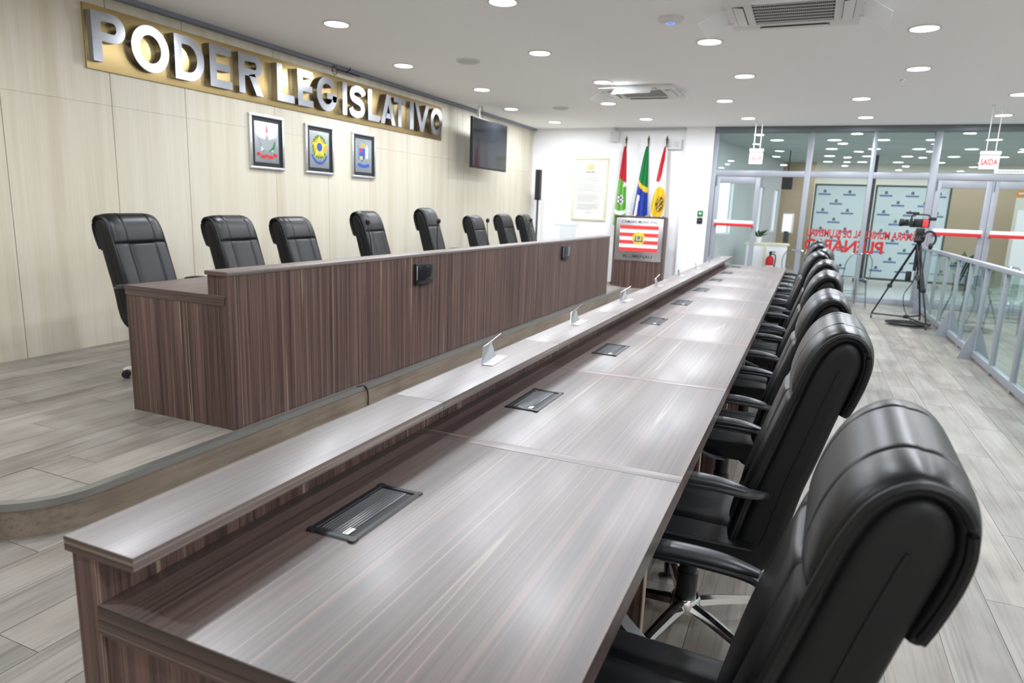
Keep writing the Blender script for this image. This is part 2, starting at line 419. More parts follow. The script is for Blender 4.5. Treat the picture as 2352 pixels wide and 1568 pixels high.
# doors
def door(n, x0, x1, label, handle=True):
    d = struct(put('door_%d' % n, None), label)
    st = .085
    for a, b in ((x0, x0+st), (x1-st, x1)): bar(a, b, .02, TZ0-.01, 'stile', ALUF, d, FY-.03, FY+.03)
    bar(x0+st, x1-st, TZ0-.13, TZ0-.01, 'top_rail', ALUF, d, FY-.03, FY+.03)
    bar(x0+st, x1-st, .02, .16, 'bottom_rail', ALUF, d, FY-.03, FY+.03)
    pane(x0+st, x1-st, .16, TZ0-.13, d)
    MB().box(x0+st*.6, x1-st*.6, FY-.10, FY-.045, 1.265, 1.325, .008).build('push_bar', OFFW, d)
    MB().box(x0+st*.6, x1-st*.6, FY-.105, FY-.05, 1.215, 1.264, .006).build('push_bar_stripe', RED, d)
    for xx in (x0+.05, x1-.05): MB().box(xx-.02, xx+.02, FY-.05, FY-.028, 1.22, 1.32).build('bar_bracket', ALU, d)
    MB().tube([(x1-st/2, FY-.035, .02), (x1-st/2, FY-.035, .1)], .008).build('floor_bolt', ALU, d)
    MB().tube([(x0+.02, FY-.04, TZ0-.18), (x0+.02, FY-.04, TZ0-.02)], .009).build('hinge', ALUD, d)
    return d
door(1, GX0+.065, -.69, 'single glazed door leaf with red and white push bar beside white wall')
door(2, 2.035, 2.825, 'glazed double door leaf with red push bar, nearer the camcorder')
door(3, 2.83, 3.615, 'glazed double door leaf with red push bar, beside the hanging exit sign')
MB().box(-.68, -.655, FY-.03, FY+.03, TZ0-.17, TZ0-.02).build('door_closer', ALUD, gp)
# mirrored red lettering stuck on the panes
def mp(a, b, d): return (-a, FY+.006+d, b)
for body, x0, x1, z0, z1 in (('CÂMARA MUNICIPAL DE BLUMENAU', -1.96, -.17, 1.10, 1.275), ('PLENÁRIO', -1.405, -.16, .845, 1.115)):
    t = text_mb(body, (x0, x1, z0, z1), mp, .001, .035 if 'P' == body[0] else .03)
    t.build('red_lettering', RED, gp)['label'] = 'red lettering on the glass seen from behind'

# ------------------------------------------------------------------ ceiling lamps
def make_downlight(diff, wname, power, r=.105):
    t = thing('ceiling_downlight', '', 'ceiling light')
    MB().lathe([(r+.022, 0), (r+.02, -.008), (r, -.010), (r-.004, .0)], 28, cap=False).build('trim_ring', OFFW, t)
    MB().lathe([(r-.002, -.0035), (.001, -.0035)], 28, cap=False).build('diffuser', diff, t)
    ld = bpy.data.lights.new(wname, 'AREA'); ld.shape = 'DISK'; ld.size = r*1.8; ld.energy = power; ld.color = (.95, 1, 1.07)
    ld.spread = radians(LAMP_SPREAD)
    lo = bpy.data.objects.new('lamp_light', ld); COL.objects.link(lo); lo.parent = t; lo.location = (0, 0, -.014)
    return t
LP = [(-3.875,3.7),(-2.146,3.5),(-4.294,5.457),(-2.51,5.218),(-4.1,7.116),(-2.335,6.904),(-4.45,8.912),(-4.311,10.6),(-2.732,8.581),(-2.565,10.376),
      (-.815,5.15),(-.656,6.853),(-1.065,8.6),(-.902,10.45),(.889,5.11),(1.057,6.8),(.645,8.69),(.816,10.54),(2.356,8.642),(2.583,10.51)]
DESC = ['above the first letters of the steel wall sign','cut by the top edge between sign and wireless dome','above the middle of the steel wall sign','between the two round ceiling discs and the wireless dome',
 'above the end of the steel wall sign','just this side of the smaller air conditioner','above the wall television','in the corner over the white wall','beside the smaller air conditioner vanes','in front of the three flags',
 'beside the larger air conditioner deflector','between the two air conditioners, over the long desk','beyond the smaller air conditioner, over the long desk','by the hanging exit sign over the single door','right of the larger air conditioner','beside the small sprinkler head','over the row of armchairs before the glass wall','closest to the glass wall above the camcorder','cut by the right picture edge','closest to the exit sign over the double door']
dl = make_downlight(DIFF, 'downlight', LAMP_W); dls = snapshot(dl)
for k, (x, y) in enumerate(LP):
    o = dl if k == 0 else copy_tree(dls); o.location = (x, y, CZ)
    tag(o, 'round white recessed downlight '+DESC[k], 'ceiling light', 'chamber ceiling downlights')
OUT = [(-4.0, -.1), (-2.8, .25), (-2.4, 1.95), (-.75, 1.95), (.95, 1.95), (2.55, 1.95), (4.2, 1.95), (.95, 3.5), (4.2, 3.5), (2.55, 5.2), (2.5, 6.9), (4.2, 6.9),
       (4.2, 10.45), (5.7, 3.5), (5.7, 6.9), (2.55, .2), (4.2, .2), (.95, -1.6), (2.55, -1.6), (-2.4, -1.6), (.95, -3.2), (3.4, -3.2)]
for x, y in OUT:                                        # unseen lamps: grid carried on, partly invented; near-left pair added to brighten that corner
    o = copy_tree(dls); o.location = (x, y, CZ)
    tag(o, 'unseen round downlight outside the picture', 'ceiling light', 'chamber ceiling downlights')

# ------------------------------------------------------------------ long front desk (ten joined units)
X0, X1, SHL, SHR, TOP, SHZ = -.8113, -.0138, -.8826, -.7155, .75, .8607
NY, S1, WD, NMOD = -.9159, .0995, 1.0175, 9
ORD = ['nearest', 'second', 'third', 'fourth', 'fifth', 'sixth', 'seventh', 'eighth', 'ninth and farthest', 'tenth']
def cable_box(par, cx, cy):
    x0, x1, y0, y1, z = cx-.062, cx+.062, cy-.137, cy+.137, TOP
    fr = MB()
    fr.prism([(x0, z), (x0+.004, z+.0045), (x0+.016, z+.0045), (x0+.018, z+.001), (x0+.018, z)], y0, y1, 1)
    fr.prism([(x1, z), (x1-.004, z+.0045), (x1-.014, z+.0045), (x1-.016, z+.001), (x1-.016, z)], y0, y1, 1)
    fr.prism([(y0, z), (y0+.004, z+.0044), (y0+.016, z+.0044), (y0+.018, z)], x0+.001, x1-.001, 0)
    fr.prism([(y1, z), (y1-.004, z+.0044), (y1-.016, z+.0044), (y1-.018, z)], x0+.001, x1-.001, 0)
    fr.box(x0+.01, x1-.01, y0+.01, y1-.01, z+.0002, z+.0008)
    f = fr.build('cable_hatch', PLASTIC, par)
    MB().box(x0+.02, x1-.034, y0+.02, y1-.02, z+.0008, z+.0026, .0008).build('lid', mat('hatch_lid', srgb(58, 62, 68), .3), f)
    rb = MB()
    for k in range(9):
        xx = x0+.024+k*.0072; rb.prism([(xx, z+.0024), (xx+.0016, z+.0046), (xx+.0032, z+.0024)], y0+.024, y1-.024, 1)
    r = rb.build('lid_ribs', PLASTIC, f)
    MB().box(x1-.033, x1-.018, y0+.024, y1-.03, z+.0008, z+.0012).build('brush_slot', BLACK, f)
    MB().box(x1-.046, x1-.031, y0+.022, y0+.05, z+.0027, z+.0034, .0003).build('sticker', PAPER, f)
for k in range(NMOD):
    y0 = NY if k == 0 else S1+(k-1)*WD; y1 = S1+k*WD
    o = thing('desk_unit', ORD[k]+' unit of the long walnut desk, counted from the camera', 'desk', (0, 0, 0), 0, 'units of the long front desk')
    ge = .0006
    MB().box(X0, X1, y0+ge+(.0 if k == 0 else .046), y1-ge, TOP-.052, TOP, .0012).build('tabletop', W_TOP, o)
    if k: MB().box(X0, X1, y0+ge, y0+.0454, TOP-.052, TOP+.0003, .001).build('joint_strip', W_J, o)
    MB().box(SHL, SHR, y0+ge, y1-ge, SHZ-.026, SHZ, .0012).build('shelf', W_TOP, o)
    MB().box(X0-.018, X0, y0+(.022 if k == 0 else ge), y1-ge, TOP-.0, SHZ-.026).build('shelf_riser', W_PAN, o)
    MB().box(SHL+.012, SHL+.032, y0+(.02 if k == 0 else ge), y1-ge, .0, SHZ-.026).build('front_panel', W_PAN, o)
    if k == 0:
        MB().box(SHL+.012, X0-.002, y0+.004, y0+.022, 0, SHZ-.026).build('corner_post', W_PAN, o)
        MB().box(X0, X1-.02, y0+.012, y0+.04, 0, TOP-.052).build('end_panel', W_PAN, o)
        MB().box(X0, X1, y0-.0008, y0+.0006, TOP-.052, TOP-.0008).build('edge_band', W_X, o)
        MB().box(X0, X1, y0-.0022, y0-.0008, TOP-.0525, TOP-.0275).build('edge_band', W_X, o)
        MB().box(SHL, SHR, y0-.0008, y0+.0006, SHZ-.026, SHZ-.0008).build('edge_band', W_X, o)
    else:
        MB().box(X0, X1-.075, y0+.006, y0+.042, 0, TOP-.052).build('side_panel', W_PAN, o)
        MB().box(X1-.075, X1-.072, y0+.006, y0+.042, 0, TOP-.052).build('edge_band', EDGE, o)
    MB().box(X0+.02, X0+.04, y0+.05, y1-.05, .25, TOP-.052).build('modesty_panel', BLACK, o)
    cable_box(o, -.622, -.41 if k == 0 else -.41+1.0245*k)
DEND = S1+(NMOD-1)*WD
# folded metal name-plate holders standing on the shelf
HOLD = ['nearest', 'second', 'third', 'fourth', 'fifth', 'sixth', 'seventh', 'eighth']
def holder():
    t = thing('name_plate_holder', '', 'sign holder')
    th = .0022
    # base sheet, leaning face and folded wing
    MB().prism([(-.03, 0), (.012, 0), (.012, th), (-.03, th)], -.088, .088, 1).build('base_plate', STEEL, t)
    MB().add([(-.03,-.088,.001),(-.03,.07,.001),(-.052,.075,.055),(-.048,-.025,.055),(-.0325,-.088,.002),(-.0325,.07,.002),(-.0545,.075,.056),(-.0505,-.025,.056)],
             [(0,1,2,3),(7,6,5,4),(0,4,5,1),(1,5,6,2),(2,6,7,3),(3,7,4,0)]).build('leaning_face', STEEL, t)
    MB().add([(-.049,.01,.055),(-.052,.075,.055),(-.03,.125,.082),(-.051,.01,.056),(-.054,.075,.056),(-.032,.125,.0825)],
             [(0,1,2),(5,4,3),(0,3,4,1),(1,4,5,2),(2,5,3,0)]).build('folded_wing', STEEL, t)
    return t
h0 = holder(); hs = snapshot(h0)
for k in range(8):
    o = h0 if k == 0 else copy_tree(hs)
    o.location = (-.805+.004*(k % 2), .672+1.016*k, SHZ); o.rotation_euler = (0, 0, radians([6, 2, -4, 3, 0, 5, -3, 2][k])); o.scale = (1, 1, 1)
    tag(o, HOLD[k]+' folded steel name plate holder on the desk shelf, counted from the camera', 'sign holder', 'name plate holders on the long desk')

# ------------------------------------------------------------------ dais desk
dd = thing('dais_desk', 'long dark walnut committee desk with raised front on the dais', 'desk', (0, 0, 0))
DX, DY0, DY1, DTOP, DCL, DLL, DLZ = -2.576, 1.0785, 8.622, 1.0346, -2.7379, -3.377, .905
MB().box(DX-.025, DX-.006, DY0+.004, DY1-.004, DZ, DTOP-.022).build('front_panel', W_PAN, dd)
MB().box(DCL, DX, DY0, DY1, DTOP-.022, DTOP, .0012).build('raised_cap', W_TOP, dd)
MB().box(DCL+.012, DX-.03, DY0+.006, DY1-.006, DLZ, DTOP-.022).build('cap_riser', W_PAN, dd)
MB().box(DLL, DX-.03, DY0+.002, DY1-.002, DLZ-.022, DLZ, .001).build('worktop', W_TOP, dd)
MB().box(DLL+.002, DX-.03, DY0+.003, DY0+.02, DLZ-.055, DLZ-.022).build('edge_band', W_X, dd)
MB().box(DLL, DX-.025, DY0, DY0+.002, DLZ-.022, DLZ-.0008).build('edge_band', W_X, dd)
MB().box(DCL, DX, DY0-.001, DY0+.0005, DTOP-.022, DTOP-.0008).build('edge_band', W_X, dd)
MB().box(DLL+.003, DX-.03, DY0+.006, DY0+.03, DZ, DLZ-.055).build('end_panel', W_PAN, dd)
MB().box(DLL+.003, DX-.03, DY1-.03, DY1-.006, DZ, DLZ-.022).build('end_panel', W_PAN, dd)
MB().box(DX-.07, DX-.03, DY0+.03, DY1-.03, DZ, DLZ-.022).build('modesty_panel', BLACK, dd)
# two little screens facing the floor
for k, (a, lb) in enumerate(((2.945, 'small black monitor on the desk front, nearer to the camera'), (6.40, 'small black monitor on the desk front, farther one near the lectern'))):
    t = thing('desk_monitor', lb, 'monitor', (DX-.006, a, 0), 0, 'small monitors on the dais desk')
    MB().box(0, .026, 0, .265, .795, .962, .006).build('casing', PLASTIC, t)
    MB().box(.0255, .0275, .03, .25, .83, .95, .001).build('screen', SCREEN, t)
    MB().box(.0255, .028, .004, .016, .835, .945, .001).build('silver_strip', ALU, t)
    b = MB()
    for q in range(6): b.box(.0255, .0285, .05+q*.03, .062+q*.03, .806, .814)
    b.build('buttons', DKGREY, t)
    MB().box(.002, .02, .08, .18, .785, .796).build('bracket', PLASTIC, t)
MB().tube(spline([(DX+.03, 2.16, DZ+.006), (DX+.05, 2.22, DZ-.0), (DX+.055, 2.25, DZ-.06), (DX+.05, 2.26, .006)], 14), .005, 6).build('floor_cable', RUBBER)
tag(bpy.data.objects['floor_cable'], 'short black cable running down the dais step', 'cable')

# ------------------------------------------------------------------ executive chairs
def make_chair():
    t = thing('office_chair', '', 'chair')
    HW = .224
    F = spline([(0, -.13, .455), (0, -.15, .54), (0, -.178, .65), (0, -.21, .76), (0, -.24, .86), (0, -.262, .935), (0, -.29, 1.02), (0, -.322, 1.080), (0, -.366, 1.113),
                (0, -.41, 1.110), (0, -.440, 1.078), (0, -.449, 1.03), (0, -.441, .975), (0, -.425, .92), (0, -.409, .878)], 140)
    n = len(F); L = [0]
    for a, b in zip(F, F[1:]): L.append(L[-1]+(b-a).length)
    T = [(F[min(i+1, n-1)]-F[max(i-1, 0)]).normalized() for i in range(n)]
    NO = [Vector((0, q.z, -q.y)) for q in T]         # outward
    LT = L[-1]
    # arc-length of the head-rest crease
    ic = min(range(n), key=lambda i: abs(F[i].z-.925) + (0 if F[i].y > -.36 else 9)); sc = L[ic]
    g = lambda d, wd: math.exp(-(d/wd)**2)
    def hgt(u, s):
        """relief of the padding at width u (-1..1) and arc length s"""
        a = abs(u); h = .012*(1-a**6)
        h -= .0055*g(a-.53, .022)                                     # long seams
        h -= .007*g(s-sc, .010)                   # head-rest crease
        if s > sc and s < sc+.24: h += .011*sin(pi*(s-sc)/.24)**.6*(1-a**8)
        if s < sc:
            lim = .155+.06*(1-(min(a, .5)/.5)**2)*-1+.03             # U shaped foot of the middle panel
            if a < .5:
                h += .010*(1-(a/.5)**4)
                h -= .013*g(s-lim, .009)
                if s < lim: h -= .004
            h += .008*sin(pi*min(1, max(0, s/sc)))*a**2
        h *= min(1, (LT-s)/.012+.25)
        return h
    wid = lambda s: HW*(1-.10*max(0, (s-sc)/(LT-sc))**1.5 - .04*(1-min(1, s/sc))**2)
    hs_ = [0, .08, .16, .24, .32, .40, .46, .49, .508, .519, .53, .541, .552, .57, .60, .66, .73, .80, .86, .90, .93, .952, .97, .983, .993, 1.0]
    us = [-q for q in hs_[::-1]]+hs_[1:]; nu = len(us)-1
    V = []; 
    for i in range(n):
        s = L[i]
        for u in us:
            e = 1-abs(u); rnd = .016*sqrt(max(0, 1-(1-min(1, e/.07))**2))-.016
            p = F[i]+NO[i]*(hgt(u, s)+rnd)+Vector((u*wid(s), 0, 0)); V.append(p)
    m = nu+1; mb = MB()
    Fc = [(i*m+j, i*m+j+1, (i+1)*m+j+1, (i+1)*m+j) for i in range(n-1) for j in range(nu)]
    # inner skin of the padding strip
    for i in range(n):
        for u in (-1, -.97, .97, 1):
            V.append(F[i]-NO[i]*(.016 if abs(u) == 1 else .026)+Vector((u*wid(L[i]), 0, 0)))
    b = n*m
    for i in range(n-1):
        r, q = b+i*4, b+(i+1)*4
        Fc += [(r, q, q+1, r+1), (r+1, q+1, q+2, r+2), (r+2, q+2, q+3, r+3), (i*m, (i+1)*m, q, r), (i*m+nu, r+3, q+3, (i+1)*m+nu)]
    for i in (0, n-1): Fc.append(tuple(i*m+j for j in range(m))+(b+i*4+3, b+i*4+2, b+i*4+1, b+i*4))
    mb.add(V, Fc); cu = mb.build('back_cushion', LEATHER, t, ang=60)
    for sx in (-1, 1):
        pi_ = MB(); pi_.tube([F[i]+NO[i]*-.006+Vector((sx*(wid(L[i])+.001), 0, 0)) for i in range(0, n, 3)], .0075, 6)
        pi_.build('piping', GUSSET, cu)
    # core body with side gussets
    ib = min(range(n), key=lambda i: abs(F[i].z-1.03)+(0 if F[i].y > -.36 else 9))
    itop = min(range(n), key=lambda i: -F[i].z)
    inner = [F[i]-NO[i]*.022 for i in range(0, n) if i <= min(range(n), key=lambda i: abs(F[i].z-1.02)+(0 if F[i].y < -.40 else 9))]
    back = spline([inner[-1], (0, -.412, .97), (0, -.391, .90), (0, -.369, .82), (0, -.348, .74), (0, -.322, .65), (0, -.303, .56), (0, -.288, .48), (0, -.264, .41), (0, -.218, .362), (0, -.155, .342), (0, -.10, .348), (0, -.07, .385)], 44)
    prof = [(p.y, p.z) for p in inner[::5]]+[(p.y, p.z) for p in back[1:]]
    core = MB(); cw = HW-.012; N_ = len(prof); cy = sum(p[0] for p in prof)/N_
    rings = []
    for x, k in ((-cw, .0), (-cw-.0, .0), (-cw+.012, -.012), (cw-.012, -.012), (cw, .0)):
        pass
    def ring(x, off):
        out = []
        for i, p in enumerate(prof):
            a = Vector(prof[i-1]); c = Vector(prof[(i+1) % N_]); tt = (c-a); tt = tt.normalized() if tt.length > 0 else Vector((1, 0)); out.append((x, p[0]+tt.y*off, p[1]-tt.x*off))
        return out
    area = sum(prof[i-1][0]*prof[i][1]-prof[i][0]*prof[i-1][1] for i in range(N_)); sg = -1 if area > 0 else 1
    RG = [ring(-cw-.004, sg*.028), ring(-cw-.004, sg*.020), ring(-cw, sg*.006), ring(-cw+.010, 0), ring(cw-.010, 0), ring(cw, sg*.006), ring(cw+.004, sg*.020), ring(cw+.004, sg*.028)]
    V = [p for r in RG for p in r]; Fc = [(i*N_+j, i*N_+(j+1) % N_, (i+1)*N_+(j+1) % N_, (i+1)*N_+j) for i in range(len(RG)-1) for j in range(N_)]
    Fc += [tuple(range(N_)), tuple((len(RG)-1)*N_+j for j in range(N_))]
    bk = core.add(V, Fc).build('backrest', GUSSET, t, ang=50)
    # back seams on the gussets
    for sx in (-1, 1):
        st = MB(); st.tube([(sx*(cw+.0045), .62*a.y+.38*c.y, .62*a.z+.38*c.z) for a, c in ((back[1+k], F[max(0, int(ib*(1-k/33)))]) for k in range(0, 30, 2))], .0028, 5)
        st.build('side_seam', GUSSET, bk)
    # seat
    def seat(u, v):
        a = (u*2-1); y = -.20+.49*v; fr = max(0, (v-.72)/.28); h = .462+.018*(1-a**4)-.055*fr**2.2-.010*(1-a*a)*(1-v)
        h -= .010*g(abs(a)-.56, .035)
        vl = .62+.13*(1-(min(abs(a), .56)/.56)**2)
        if abs(a) < .56: h += .010*(1-(abs(a)/.56)**4)*(v < vl); h -= .010*g(v-vl, .018)
        return (a*(.245-.012*fr), y, h)
    sm = MB(); nu2, nv2 = 36, 34
    sm.grid(seat, nu2, nv2)
    lo = [seat(i/nu2, 0) for i in range(nu2+1)]+[seat(1, j/nv2) for j in range(1, nv2+1)]+[seat(1-i/nu2, 1) for i in range(1, nu2+1)]+[seat(0, 1-j/nv2) for j in range(1, nv2)]
    k = len(lo); V = []
    for f_, dz_ in ((1, 0), (1.022, -.018), (1.025, -.05), (.97, -.075), (.80, -.085)):
        V += [(p[0]*f_, .045+(p[1]-.045)*f_, max(.372, (p[2] if dz_ == 0 else .462)+dz_*(1.0 if dz_ == 0 or p[2] > .455 else .9)) if dz_ else p[2]) for p in lo]
    V2 = []
    for q, (f_, zz) in enumerate(((1, None), (1.02, .44), (1.022, .41), (.97, .38), (.8, .372))):
        V2 += [(p[0]*f_, .045+(p[1]-.045)*f_, p[2] if zz is None else min(zz, p[2]-.004*q)) for p in lo]
    sm.add(V2, [(q*k+j, q*k+(j+1) % k, (q+1)*k+(j+1) % k, (q+1)*k+j) for q in range(4) for j in range(k)]+[tuple(4*k+j for j in range(k))])
    se = sm.build('seat', LEATHER, t, ang=50)
    MB().tube([(p[0]*1.012, .045+(p[1]-.045)*1.012, p[2]-.006) for p in lo[::2]], .006, 6, closed=True).build('piping', GUSSET, se)
    MB().box(-.14, .14, -.13, .15, .335, .372, .01).build('seat_plate', PLASTIC, t)
    # armrests: loop and pad
    for sx in (-1, 1):
        x = sx*.305
        P = spline([(sx*.195, -.212, .615), (sx*.25, -.208, .637), (sx*.29, -.19, .648), (x, -.15, .653), (x, -.08, .657), (x, .04, .655), (x, .13, .638), (x, .185, .59), (x, .185, .525), (x, .13, .455), (sx*.285, .05, .395), (sx*.20, -.01, .36)], 40)
        sec = [(.021, -.008), (.024, 0), (.021, .008), (-.021, .008), (-.024, 0), (-.021, -.008)]
        ar = MB().sweep(P, sec).build('armrest', ARMP, t, ang=40)
        Q = spline([(x, -.175, .660), (x, -.08, .671), (x, .04, .668), (x, .125, .652), (x, .165, .628)], 20)
        def psec(i):
            e = sin(pi*min(1, max(.0, (i+.6)/21.2)))**.28; wv, hv = .029*e, .015*e
            return [(wv*abs(cos(a))**.7*(1 if cos(a) > 0 else -1), hv*sin(a)) for a in [2*pi*q/14 for q in range(14)]]
        MB().sweep(Q, psec).build('arm_pad', ARMP, ar, ang=60)
    # pedestal
    MB().lathe([(.05, .335), (.045, .325), (.03, .315), (.03, .22), (.036, .215), (.036, .10)], 20).build('gas_column', PLASTIC, t)
    MB().lathe([(.045, .125), (.052, .115), (.052, .075), (.03, .06)], 20).build('hub', CHROME, t)
    MB().tube([(.05, .02, .345), (.16, .04, .345), (.235, .05, .335)], .006, 8).build('lift_lever', PLASTIC, t)
    for k in range(5):
        a = radians(18+72*k); d = Vector((cos(a), sin(a), 0)); 
        lg = MB().sweep([d*.03+Vector((0, 0, .098)), d*.12+Vector((0, 0, .094)), d*.24+Vector((0, 0, .082)), d*.33+Vector((0, 0, .068)), d*.35+Vector((0, 0, .058))],
             lambda i: [(q[0]*(1, .9, .75, .62, .45)[i], q[1]*(1, .9, .75, .62, .5)[i]) for q in ((-.024, -.010), (-.018, .010), (0, .017), (.018, .010), (.024, -.010))]).build('base_leg', CHROME, t, ang=40)
        cs = MB(); c = d*.335; ax = Vector((-d.y, d.x, 0))
        for q in (-1, 1):
            b0 = len(cs.v); cs.lathe([(.008, -.010), (.025, -.009), (.028, -.004), (.028, .004), (.025, .009), (.008, .010)], 16, axis='x')
            M = Matrix.Translation(c+ax*.0145*q+Vector((0, 0, .028))) @ Matrix.Rotation(math.atan2(ax.y, ax.x), 4, 'Z'); cs.xf(M, b0)
        b0 = len(cs.v); cs.box(-.012, .02, -.010, .010, .026, .060, .004); cs.xf(Matrix.Translation(c) @ Matrix.Rotation(a, 4, 'Z'), b0)
        cs.build('caster', PLASTIC, lg)
    return t
ch0 = make_chair(); chs = snapshot(ch0)
first = True
def place_chair(x, y, z, rz, dz, label, group):
    global first
    o = ch0 if first else copy_tree(chs); first = False
    o.location = (x, y, z); o.rotation_euler = (0, 0, rz); o.scale = (1, 1, 1+dz/1.12)
    tag(o, label, 'chair', group)
RC = [(.018, -.41, -2, 0), (-.035, .64, 0, .015), (-.04, 1.65, 0, -.005), (-.03, 2.67, -2, .01), (-.02, 3.70, -3, .015), (-.06, 4.72, 2, .02), (-.0, 5.75, -6, .01), (-.04, 6.78, 0, .02), (-.03, 7.78, -4, .03)]
for k, (x, y, r, dz) in enumerate(RC):
    place_chair(x, y, 0, radians(90+r), dz, ORD[k].replace(' and farthest', '')+' black leather armchair from the camera along the long desk', 'armchairs along the long desk')
DC = [(-3.80, 1.77, 7, 0), (-3.76, 2.63, 6, -.01), (-3.76, 3.37, 6, -.02), (-3.72, 4.48, 9, .04), (-3.70, 5.68, 12, .085), (-3.76, 7.05, 6, 0), (-3.76, 8.05, 4, .02), (-3.7, 8.75, 6, .02)]
for k, (x, y, r, dz) in enumerate(DC):
    place_chair(x, y, DZ, radians(-90+r), dz, ['first', 'second', 'third', 'fourth', 'fifth and tallest', 'sixth', 'seventh', 'eighth and last'][k]+' black leather armchair from the camera behind the dais desk', 'armchairs on the dais')
# gooseneck microphones on the dais desk
MICS = [((815, 510), 2.98), ((975, 497), 4.05), ((1097, 510), 5.15), ((1190, 505), 6.35)]
def mic():
    t = thing('gooseneck_microphone', '', 'microphone')
    MB().lathe([(.05, 0), (.05, .012), (.04, .022), (.012, .03)], 20).build('base', PLASTIC, t)
    P = spline([(0, 0, .025), (0, -.01, .10), (.02, -.05, .20), (.05, -.12, .29), (.085, -.18, .345)], 24)
    MB().tube(P, .0045, 8).build('gooseneck', PLASTIC, t)
    MB().tube(spline([P[-1], (.095, -.195, .358), (.11, -.218, .374), (.117, -.228, .38)], 8), lambda i: [.007, .012, .017, .019, .0195, .019, .017, .012, .006][i], 12).build('foam_head', BLACK, t)
    return t
m0 = mic(); ms = snapshot(m0)
for k, y in enumerate((3.02, 4.08, 5.2, 6.35)):
    o = m0 if k == 0 else copy_tree(ms); o.location = (-3.02, y, DLZ); o.rotation_euler = (0, 0, radians((0, 5, -4, 3)[k]))
    tag(o, 'slim black gooseneck microphone before the '+['fourth', 'fifth and tallest', 'sixth', 'last two'][k]+' dais '+('chair' if k < 3 else 'chairs'), 'microphone', 'gooseneck microphones on the dais desk')

# ------------------------------------------------------------------ steel wall sign
sg_ = thing('wall_sign', 'long brass coloured wall sign with raised steel letters', 'sign', (WX, 2.21, 2.375))
MB().box(0.0, .018, 0, 5.635, -.0, .485, .002).build('backing_plate', BRONZE, sg_)
LET = [('P',2.227,2.505),('O',2.564,2.914),('D',2.983,3.29),('E',3.366,3.62),('R',3.716,4.021),('L',4.241,4.49),('E',4.558,4.80),('G',4.871,5.22),('I',5.335,5.41),('S',5.463,5.779),('L',5.848,6.09),('A',6.13,6.46),('T',6.43,6.71),('I',6.83,6.92),('V',6.96,7.337),('O',7.399,7.733)]
LH, LB, SW = .375, .055, .078
def rbox(a0, a1, b0, b1): return [(a0, b0), (a1, b0), (a1, b1), (a0, b1)]
def arcp(cx, cy, rx, ry, d0, d1, n=14): return [(cx+rx*cos(radians(d0+(d1-d0)*i/n)), cy+ry*sin(radians(d0+(d1-d0)*i/n))) for i in range(n+1)]
def strip(outer, inner): return [tuple(q) for q in outer], [tuple(q) for q in inner]
